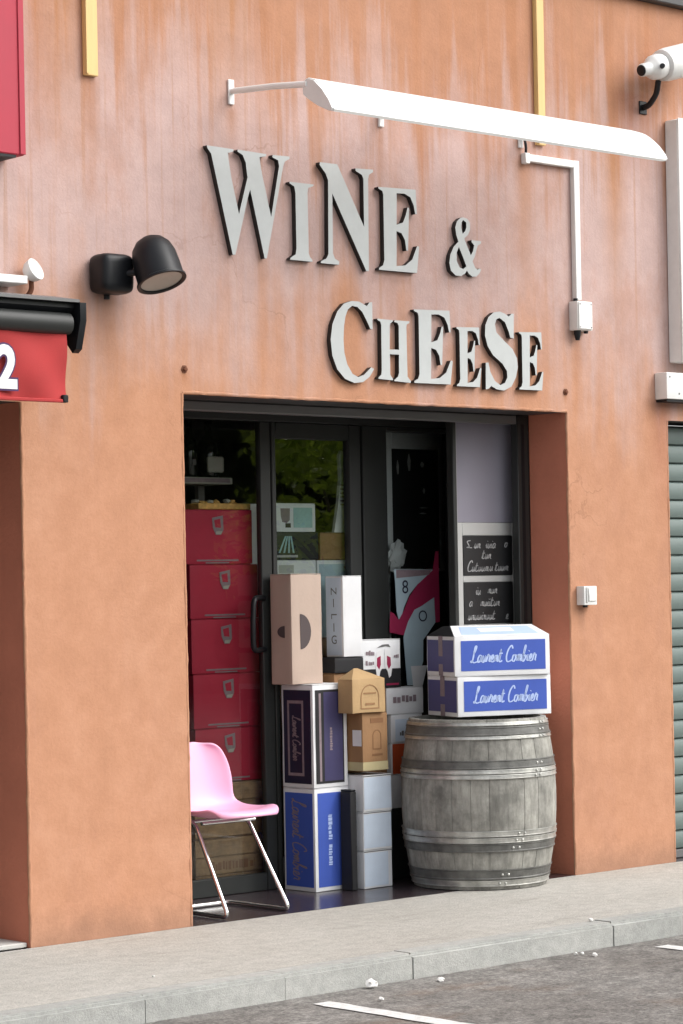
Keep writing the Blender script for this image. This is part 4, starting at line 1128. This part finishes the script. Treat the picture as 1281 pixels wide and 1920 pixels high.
lo_ = prism('pale_panel', [[(2.287,1.445),(2.293,1.312),(2.2,1.221),(2.197,1.109),(2.135,0.984),(2.077,0.987),(2.056,1.239),(2.089,1.32),(2.138,1.383),(2.197,1.405)]], pm, 0.0, 0.001, 'ice_card', ps)
text_mesh('lettering', 'O', 0.085, pm, 2.20, 1.345, 0.0016, 'navy', lo_)

# ------------------------------------------------------------------ behind the glass
for k in range(2):
    c = Carton('wooden_wine_case', ('lower' if k == 0 else 'upper') + ' pine wine case behind the chair, under the burgundy cartons', 0.46, 0.30, 0.272, 'pine', (0.715, 0.86, 0.001 + k * 0.2735), 0, 'pine wine cases behind the glass', flaps=False)
    for zb in (0.006, 0.095, 0.184):
        box('plank', (-0.004, -0.009, zb), (0.464, -0.0005, zb + 0.083), 'pine', c.root, 0.003)
    c.ink('F', 0.10, 0.38, 0.112, 0.160, 'kraft_ink', 8 + k, 0.0105)
rots = [0.0, -0.01, 0.012, -0.015, -0.05]
offs = [0.0, -0.006, -0.012, -0.016, -0.050]
for k in range(5):
    word = ('lowest', 'second lowest', 'middle', 'second highest', 'topmost')[k]
    c = Carton('burgundy_carton', word + ' of five burgundy cartons stacked behind the left glass', 0.44, 0.30, 0.270, 'burgundy', (0.735 + offs[k], 0.865 + (0.015 if k == 4 else 0), 0.549 + k * 0.2715), rots[k], 'burgundy cartons behind the glass')
    u, v = 0.222, 0.20
    c.poly('F', [(u - 0.034, v + 0.03), (u + 0.034, v + 0.042), (u + 0.036, v - 0.03), (u + 0.02, v - 0.055), (u - 0.012, v - 0.055), (u - 0.03, v - 0.02)], 'dim_print', 'crest')
    c.poly('F', [(u - 0.022, v + 0.018), (u + 0.016, v + 0.026), (u + 0.02, v - 0.02), (u - 0.014, v - 0.018)], 'burgundy', 'crest_field', 0.0019, 0.0024)
    c.poly('F', [(u - 0.012, v - 0.052), (u + 0.02, v - 0.052), (u + 0.03, v - 0.035), (u - 0.010, v - 0.038)], 'paper', 'crest_scroll', 0.0019, 0.0024)
    c.panel('F', 0.09, 0.35, 0.014, 0.022, 'dim_print', 'printed_band')
    c.panel('F', 0.145, 0.29, 0.003, 0.009, 'dim_print', 'printed_band')
top_z = 0.549 + 5 * 0.2715
st = thing('straw_packed_tray', 'amber straw-filled tray on top of the burgundy cartons', 'tray', (0.80, 0.885, top_z))
box('tray', (0, 0, 0.0005), (0.34, 0.16, 0.032), 'amber', st, 0.004)
rnd = random.Random(3)
for k in range(9):
    x = 0.02 + k * 0.034
    bm = bmesh.new()
    bmesh.ops.create_icosphere(bm, subdivisions=1, radius=0.024, matrix=Matrix.Translation((x, 0.04 + rnd.uniform(0, 0.05), 0.036 + rnd.uniform(-0.004, 0.012))) @ Matrix.Diagonal((1, 1, 0.6, 1)))
    for v in bm.verts: v.co += Vector((rnd.uniform(-.004, .004), rnd.uniform(-.004, .004), rnd.uniform(-.004, .004)))
    link('straw_clump', to_mesh(bm, 'straw_clump'), 'amber' if k % 3 else 'paper', st)
wp = thing('leaning_white_panel', 'white narrow panel leaning beside the burgundy cartons', 'panel', (1.192, 0.95, 1.08))
box('panel', (0, 0, 0), (0.065, 0.012, 0.86), 'white_card', wp, 0.002)
Carton('plain_carton', 'tall brown carton behind the door post, carrying the white panel', 0.07, 0.20, 1.078, 'kraft', (1.19, 0.90, 0.001), 0, None)
# wall shelf with bottles, upper left
shf = thing('wall_shelf', 'pale wooden shelf with bottles in the upper left window', 'shelf', (0.55, 1.0, 2.04))
box('shelf_board', (0, 0, 0), (0.57, 0.22, 0.034), 'paper', shf, 0.003)
box('shelf_upright', (0.03, 0.19, -2.039), (0.07, 0.22, -0.001), 'inner', shf)
box('shelf_upright', (0.50, 0.19, -2.039), (0.54, 0.22, -0.001), 'inner', shf)
box('shelf_edge_label', (0.02, -0.004, 0.008), (0.55, -0.0005, 0.028), 'dim_print', shf)
for k, (x, h, lab) in enumerate(((0.60, 0.28, 'dark bottle hidden at the left end of the window shelf'), (0.76, 0.29, 'dark bottle beside the window frame on the shelf'), (0.895, 0.29, 'dark bottle left of the one with the pale label'), (1.02, 0.285, 'dark bottle with a square pale label on the shelf'))):
    t = thing('wine_bottle', lab, 'bottle', (x, 1.07, 2.0745), 0, 'bottles on the window shelf')
    r = 0.042 if k < 3 else 0.056
    lathe('glass_body', [(0, 0.001), (r * 0.9, 0.001), (r, 0.008), (r, h * 0.56), (r * 0.8, h * 0.66), (0.018, h * 0.76), (0.016, h * 0.95), (0.019, h * 0.955), (0.019, h), (0, h)], 'bottle', t, 20)
    if k == 3:
        box('label', (-0.052, -r - 0.002, 0.025), (0.052, -r + 0.004, 0.105), 'paper', t, 0.008)
    elif k > 0:
        box('label', (-0.012, -r - 0.002, 0.06), (0.012, -r + 0.002, 0.09), 'grey_metal', t, 0.003)
# display behind the first leaf
Carton('plain_carton', 'plain brown carton under the white boxes behind the door glass', 0.30, 0.26, 1.248, 'kraft', (1.24, 0.835, 0.001), 0, None)
Carton('plain_carton', 'plain brown carton under the pale blue box behind the door glass', 0.26, 0.26, 1.248, 'kraft', (1.545, 0.835, 0.001), 0, None)
c = Carton('white_box', 'white box standing right behind the top of the beige carton', 0.272, 0.20, 0.400, 'white_card', (1.251, 0.83, 1.2505), 0, None)
c.panel('F', 0.02, 0.12, 0.335, 0.375, 'pale_grey')
c = Carton('pale_blue_box', 'pale blue box with a grey crest behind the tall white carton', 0.262, 0.20, 0.398, 'white_card', (1.532, 0.83, 1.2505), 0, None)
p_ = c.panel('F', 0.012, 0.25, 0.01, 0.378, 'ice_card')
c.poly('F', [(0.18, 0.365), (0.235, 0.372), (0.225, 0.335), (0.24, 0.29), (0.195, 0.285), (0.205, 0.33)], 'dim_print', 'crest', 0.0013, 0.0019, p_)
c = Carton('slate_grey_box', 'slate grey box with fan print under the teal and white box', 0.295, 0.20, 0.140, 'dark_metal', (1.251, 0.83, 1.6525), 0, None)
for k in range(4):
    a = 0.02 + k * 0.032
    c.poly('F', [(0.065 + k * 0.012, 0.12), (0.075 + k * 0.012, 0.12), (a + 0.012, 0.035), (a, 0.035)], 'teal', 'fan_stroke', 0.0004, 0.001)
c.panel('F', 0.01, 0.15, 0.012, 0.024, 'pale_grey', 'printed_band')
c = Carton('teal_white_box', 'white box with teal square and grey crest behind the door glass', 0.272, 0.20, 0.146, 'white_card', (1.255, 0.83, 1.794), 0, None)
p_ = c.panel('F', 0.122, 0.250, 0.022, 0.124, 'teal')
c.poly('F', [(0.034, 0.12), (0.098, 0.12), (0.096, 0.06), (0.075, 0.045), (0.045, 0.05), (0.036, 0.08)], 'dim_print', 'crest', 0.0004, 0.001)
c.panel('F', 0.066, 0.102, 0.022, 0.044, 'black_card', 'printed_mark')
c = Carton('brown_box', 'plain brown box behind the door glass, under the tall pale display', 0.225, 0.20, 0.140, 'kraft', (1.555, 0.83, 1.6505), 0, None)
dp = thing('bottle_shaped_display', 'tall pale bottle-shaped cardboard display standing behind the door glass', 'display', (1.655, 0.85, 1.792))
prism('display_card', [[(0.0, 0.0), (0.095, 0.0), (0.135, 0.13), (0.140, 0.275), (0.155, 0.29), (0.152, 0.37), (0.06, 0.425), (0.045, 0.40), (0.05, 0.28), (0.03, 0.14)]], lambda u, v, t: Vector((u, -t, v)), 0.0, 0.02, 'white_card', dp)
for k in range(6):
    box('printed_line', (0.046, -0.0212, 0.14 + k * 0.02), (0.105, -0.0201, 0.148 + k * 0.02), 'dim_print', dp)
box('easel_foot', (0.02, 0.0003, 0.0), (0.075, 0.07, 0.006), 'paper', dp)
# dark menu board behind the second leaf
mb = thing('menu_board', 'tall dark menu board in a pale frame behind the right door glass', 'menu board', (2.055, 0.85, 0.001))
box('board', (0.04, 0.004, 1.60), (0.385, 0.016, 2.235), 'slate', mb)
for a, b in (((0, 0, 0.0), (0.0395, 0.02, 2.33)), ((0.3855, 0, 0.0), (0.42, 0.02, 2.33)), ((0.0396, 0, 2.236), (0.3854, 0.02, 2.33)), ((0.0396, 0, 1.555), (0.3854, 0.02, 1.599))): box('frame_rail', a, b, 'white_card', mb, 0.002)
for u, v, w, h in ((0.075, 2.10, 0.018, 0.075), (0.155, 2.12, 0.026, 0.09), (0.25, 2.14, 0.03, 0.03), (0.265, 2.00, 0.02, 0.03), (0.235, 1.92, 0.07, 0.008), (0.235, 1.89, 0.06, 0.008)):
    fmb = face_map((u, 0.004, v), (1, 0, 0), (0, 0, 1), (0, -1, 0))
    prism('drawn_mark', [[(w * 0.3, 0), (w * 0.8, 0), (w, h * 0.6), (w * 0.6, h), (w * 0.35, h), (0, h * 0.5)]], fmb, 0.0002, 0.001, 'chalk', mb)
pb = thing('crumpled_paper_bag', 'small crumpled white paper bag at the foot of the menu board', 'paper bag', (2.085, 0.818, 1.585))
bm = bmesh.new()
bmesh.ops.create_icosphere(bm, subdivisions=3, radius=1.0)
rnd = random.Random(12)
for v in bm.verts:
    k = 1 + rnd.uniform(-0.22, 0.22)
    v.co = Vector((v.co.x * 0.062 * k + v.co.z * 0.012, v.co.y * 0.022 * k, v.co.z * 0.075 * k + 0.085))
link('bag', to_mesh(bm, 'bag', 20), 'white_card', pb)
Carton('plain_carton', 'dark carton behind the right door glass, carrying the crumpled bag', 0.36, 0.05, 1.584, 'dark_metal', (2.06, 0.795, 0.001), 0, None)

# ------------------------------------------------------------------ barrel
BC = (1.99, 0.152, 0.0)
BHT = 0.842
br = thing('wine_barrel', 'weathered grey oak wine barrel with metal hoops at the right of the opening', 'barrel', BC)
def br_r(z):
    t = z / BHT
    e = 0.335 if t < 0.52 else 0.338
    return e + (0.392 - e) * (1 - abs((t - 0.52) / 0.52) ** 2.0)
NST = 26
def stave_mesh(dr):
    bm = bmesh.new()
    nz, na = 16, 4
    half = math.pi / NST * 0.985
    outer, inner = [], []
    for j in range(nz + 1):
        z = 0.004 + (BHT - 0.004) * j / nz
        r = br_r(z) + dr
        o_, i_ = [], []
        for k in range(na + 1):
            a = -half + 2 * half * k / na
            edge = 0.0022 if k in (0, na) else 0.0
            o_.append(bm.verts.new(((r - edge) * math.cos(a), (r - edge) * math.sin(a), z)))
            i_.append(bm.verts.new(((r - 0.026) * math.cos(a), (r - 0.026) * math.sin(a), z)))
        outer.append(o_); inner.append(i_)
    for j in range(nz):
        for k in range(na):
            bm.faces.new((outer[j][k], outer[j][k + 1], outer[j + 1][k + 1], outer[j + 1][k]))
            bm.faces.new((inner[j][k + 1], inner[j][k], inner[j + 1][k], inner[j + 1][k + 1]))
        bm.faces.new((inner[j][0], outer[j][0], outer[j + 1][0], inner[j + 1][0]))
        bm.faces.new((outer[j][na], inner[j][na], inner[j + 1][na], outer[j + 1][na]))
    for k in range(na):
        bm.faces.new((outer[nz][k], outer[nz][k + 1], inner[nz][k + 1], inner[nz][k]))
        bm.faces.new((outer[0][k + 1], outer[0][k], inner[0][k], inner[0][k + 1]))
    return to_mesh(bm, 'stave', 40)
svs = [stave_mesh(d) for d in (0.0, -0.0015, 0.0012)]
for k in range(NST):
    link('stave', svs[random.randrange(3)], 'stave', br, None, (0, 0, 2 * math.pi * (k + 0.3) / NST))
def hoop(z0, z1, t=0.004, m='hoop'):
    bm = bmesh.new()
    n = 64
    prof = []
    for u, e in ((0.0, 0.001), (0.0, t + 0.003), (0.10, t + 0.0035), (0.18, t), (0.82, t), (0.90, t + 0.0035), (1.0, t + 0.003), (1.0, 0.001)):
        z = z0 + (z1 - z0) * u
        prof.append((br_r(z) + e, z))
    bm_lathe(bm, prof, n)
    h = link('hoop', to_mesh(bm, 'hoop', 30), m, br)
    zm = (z0 + z1) / 2
    for da in (-0.045, 0.045):
        a = math.radians(-118) + da + z0
        rr = br_r(zm) + t
        bm2 = bmesh.new()
        bmesh.ops.create_icosphere(bm2, subdivisions=2, radius=0.007, matrix=Matrix.Translation((rr * math.cos(a), rr * math.sin(a), zm)))
        link('rivet', to_mesh(bm2, 'rivet', 60), 'hoop', h)
for z0, z1 in ((0.020, 0.050), (0.236, 0.262), (0.268, 0.296), (0.552, 0.572), (0.577, 0.597), (0.745, 0.760), (0.812, 0.828)): hoop(z0, z1)
for z0, z1 in ((0.054, 0.104), (0.192, 0.232), (0.601, 0.644), (0.764, 0.806)): hoop(z0, z1, 0.003, 'hoop_dark')
lathe('barrel_head', [(0, 0.800), (0.3085, 0.800), (0.3085, 0.775), (0, 0.775)], 'stave', br, 40)
lathe('barrel_head', [(0, 0.050), (0.3055, 0.050), (0.3055, 0.025), (0, 0.025)], 'stave', br, 40)
# cross batten so the boxes stand level on the rim
# ------------------------------------------------------------------ pink chair
ch = thing('pink_chair', 'pink moulded plastic chair with chromed sled legs beside the left pillar', 'chair', (0.425, 0.27, 0.0))
def shell():
    bm = bmesh.new()
    # profile (y, z, half width, side lift)
    pf = [(-0.215, 0.455, 0.165, 0.000), (-0.205, 0.472, 0.195, 0.004), (-0.165, 0.476, 0.208, 0.010), (-0.09, 0.464, 0.212, 0.016), (0.0, 0.452, 0.212, 0.020), (0.08, 0.450, 0.204, 0.026), (0.135, 0.460, 0.190, 0.030),
          (0.170, 0.490, 0.176, 0.020), (0.190, 0.535, 0.170, 0.008), (0.205, 0.60, 0.172, 0.0), (0.220, 0.67, 0.168, 0.0), (0.236, 0.735, 0.148, 0.0), (0.246, 0.772, 0.122, 0.0), (0.250, 0.785, 0.085, 0.0)]
    nu = 12
    rows = []
    for i, (y, z, hw, lift) in enumerate(pf):
        row = []
        back = max(0.0, min(1.0, (i - 5) / 4))
        for k in range(nu + 1):
            u = -1 + 2 * k / nu
            yy = y - back * 0.055 * (abs(u) ** 2.2) - (1 - back) * 0.0
            zz = z + lift * (abs(u) ** 2.5) - (1 - back) * 0.014 * (1 - u * u) * (1 if i > 2 else 0.2)
            if i < 3: yy += 0.05 * abs(u) ** 3
            row.append(bm.verts.new((u * hw, yy, zz)))
        rows.append(row)
    for a, b in zip(rows, rows[1:]):
        for k in range(nu): bm.faces.new((a[k], a[k + 1], b[k + 1], b[k]))
    return to_mesh(bm, 'seat_shell', 180)
so_ = link('seat_shell', shell(), 'pink', ch)
md = so_.modifiers.new('Thickness', 'SOLIDIFY'); md.thickness = 0.018; md.offset = -1
md = so_.modifiers.new('Round', 'SUBSURF'); md.levels = 2; md.render_levels = 2
for sx in (-1, 1):
    x = 0.185 * sx
    tube('sled_leg', fillet([(x * 0.86, 0.16, 0.432), (x * 0.86, 0.03, 0.425), (x, -0.232, 0.0125), (x, 0.215, 0.0125), (0.0, 0.215, 0.0125)], 0.04, 6), 0.0105, 'chrome', ch, 12)
tube('seat_rail', [(-0.16, -0.02, 0.425), (0.16, -0.02, 0.425)], 0.009, 'chrome', ch)
tube('seat_rail', [(-0.16, 0.10, 0.425), (0.16, 0.10, 0.425)], 0.009, 'chrome', ch)

# ------------------------------------------------------------------ litter and pebbles
def pebble(x, y, z, r, lab, seed, flat=0.7):
    bm = bmesh.new()
    bmesh.ops.create_icosphere(bm, subdivisions=2, radius=r)
    rn = random.Random(seed)
    for v in bm.verts:
        v.co *= 0.85 * (1 + rn.uniform(-0.28, 0.22))
        v.co.z = v.co.z * flat
    zmin = min(v.co.z for v in bm.verts)
    for v in bm.verts: v.co.z -= zmin
    o = link('pebble', to_mesh(bm, 'pebble', 25), 'pebble', None, (x, y, z))
    tag(o, lab, 'pebble', 'whitish pebbles by the kerb')
for k, (x, y, z, r, lab) in enumerate(((-0.225, -1.41, -0.105, 0.030, 'largest whitish pebble, against the kerb face left of centre'), (0.075, -1.499, -0.105, 0.017, 'whitish pebble on the asphalt right of the largest one'), (0.105, -1.48, -0.105, 0.010, 'tiny pebble touching the second largest pebble'),
        (-0.412, -1.664, -0.105, 0.013, 'pebble on the asphalt nearest the long white bay line'), (0.975, -1.42, -0.105, 0.011, 'left of the two small pebbles at the kerb below the barrel'), (1.005, -1.43, -0.105, 0.011, 'right of the two small pebbles at the kerb below the barrel'), (0.997, -1.51, -0.105, 0.014, 'flat pebble just beyond the two small ones, farther from the kerb'), (1.251, -1.262, 0.001, 0.012, 'lone white pebble on top of the kerb at the right'),
        (-1.05, -1.05, 0.0, 0.008, 'tiny white chip on the pavement at the lower left'))):
    pebble(x, y, z, r, lab, 20 + k)

# ------------------------------------------------------------------ trees across the car park (they show as reflections in the door glass)
def tree_meshes(seed, n=5200):
    rn = random.Random(seed)
    bm = bmesh.new()
    bm_tube(bm, [(0, 0, 0), (0.05, 0.02, 1.0), (0.0, 0.08, 2.2), (0.1, 0.0, 4.0)], [0.22, 0.17, 0.14, 0.05], 10)
    for k in range(6):
        a = k * 1.05 + rn.random()
        bm_tube(bm, [(0, 0, 1.3 + k * 0.3), (0.7 * math.cos(a), 0.7 * math.sin(a), 2.2 + k * 0.3), (1.7 * math.cos(a), 1.7 * math.sin(a), 2.9 + k * 0.35)], [0.09, 0.06, 0.02], 7)
    trunk = to_mesh(bm, 'trunk', 60)
    cl = []
    for k in range(34):
        a, e = rn.uniform(0, 6.283), rn.uniform(-0.75, 1)
        q = math.sqrt(max(0, 1 - e * e))
        cl.append((2.3 * q * math.cos(a) * rn.uniform(.55, 1), 2.3 * q * math.sin(a) * rn.uniform(.55, 1), 3.6 + 2.4 * e, rn.uniform(0.5, 1.0)))
    verts, faces = [], []
    for k in range(n):
        cxx, cyy, czz, r = rn.choice(cl)
        d = Vector((rn.gauss(0, 1), rn.gauss(0, 1), rn.gauss(0, 1))).normalized() * r * rn.uniform(0.5, 1.0)
        p = Vector((cxx, cyy, czz)) + d
        a = Vector((rn.gauss(0, 1), rn.gauss(0, 1), rn.gauss(0, 0.6))).normalized()
        b = a.cross(Vector((rn.gauss(0, 1), rn.gauss(0, 1), rn.gauss(0, 1)))).normalized()
        s = rn.uniform(0.09, 0.17)
        i = len(verts)
        verts += [p - a * s, p + b * s * 0.5, p + a * s, p - b * s * 0.5]
        faces.append((i, i + 1, i + 2, i + 3))
    me = bpy.data.meshes.new('crown')
    me.from_pydata([tuple(v) for v in verts], [], faces)
    return trunk, me
tm, cm = tree_meshes(5)
for k, (x, y, s, rz, lab) in enumerate(((17.0, -16.0, 0.72, 0.3, 'small light green tree across the car park, reflected in the left door glass'), (21.5, -18.2, 1.2, 2.1, 'leafy tree across the car park, reflected in the right door glass'), (26.0, -19.6, 1.25, 4.0, 'leafy tree at the far right end of the row across the car park'), (8.2, -16.0, 1.1, 5.2, 'leafy tree across the car park, at the left end of the row'))):
    t = thing('leafy_tree', lab, 'tree', (x, y, -0.105), rz, 'trees across the car park')
    t.scale = (s, s, s)
    link('trunk', tm, 'bark', t)
    link('crown', cm, 'leaf', t)
rn = random.Random(31)  # hedge added out of view as dark backdrop, blocks sky glints in the glass
hv, hf = [], []
for k in range(8000):
    face = rn.random()
    p = Vector((rn.uniform(0, 36), rn.uniform(-0.25, 0.25), 0.02 + 5.4 * rn.random())) if face < 0.8 else Vector((rn.uniform(0, 36), rn.uniform(0, 2.2), 5.4 + rn.uniform(-0.2, 0.25)))
    a = Vector((rn.gauss(0, 1), rn.gauss(0, 1), rn.gauss(0, 0.6))).normalized()
    b = a.cross(Vector((rn.gauss(0, 1), rn.gauss(0, 1), rn.gauss(0, 1)))).normalized()
    sz = rn.uniform(0.16, 0.28); i = len(hv)
    p.y = 2.2 - p.y                                   # outer face looks towards the shop
    hv += [tuple(p - a * sz), tuple(p + b * sz * 0.5), tuple(p + a * sz), tuple(p - b * sz * 0.5)]
    hf.append((i, i + 1, i + 2, i + 3))
hd_me = bpy.data.meshes.new('foliage'); hd_me.from_pydata(hv, [], hf)
hg = thing('added_backdrop_hedge', 'added unseen dark hedge behind the trees, keeping sky out of the glass reflections', 'hedge', (2.0, -20.5, -0.105), math.radians(-6))
link('foliage', hd_me, 'leaf_dark', hg)
box('inner_growth', (0.1, 0.1, 0.0), (35.9, 2.05, 5.35), 'leaf_dark', hg, 0.2, 2)
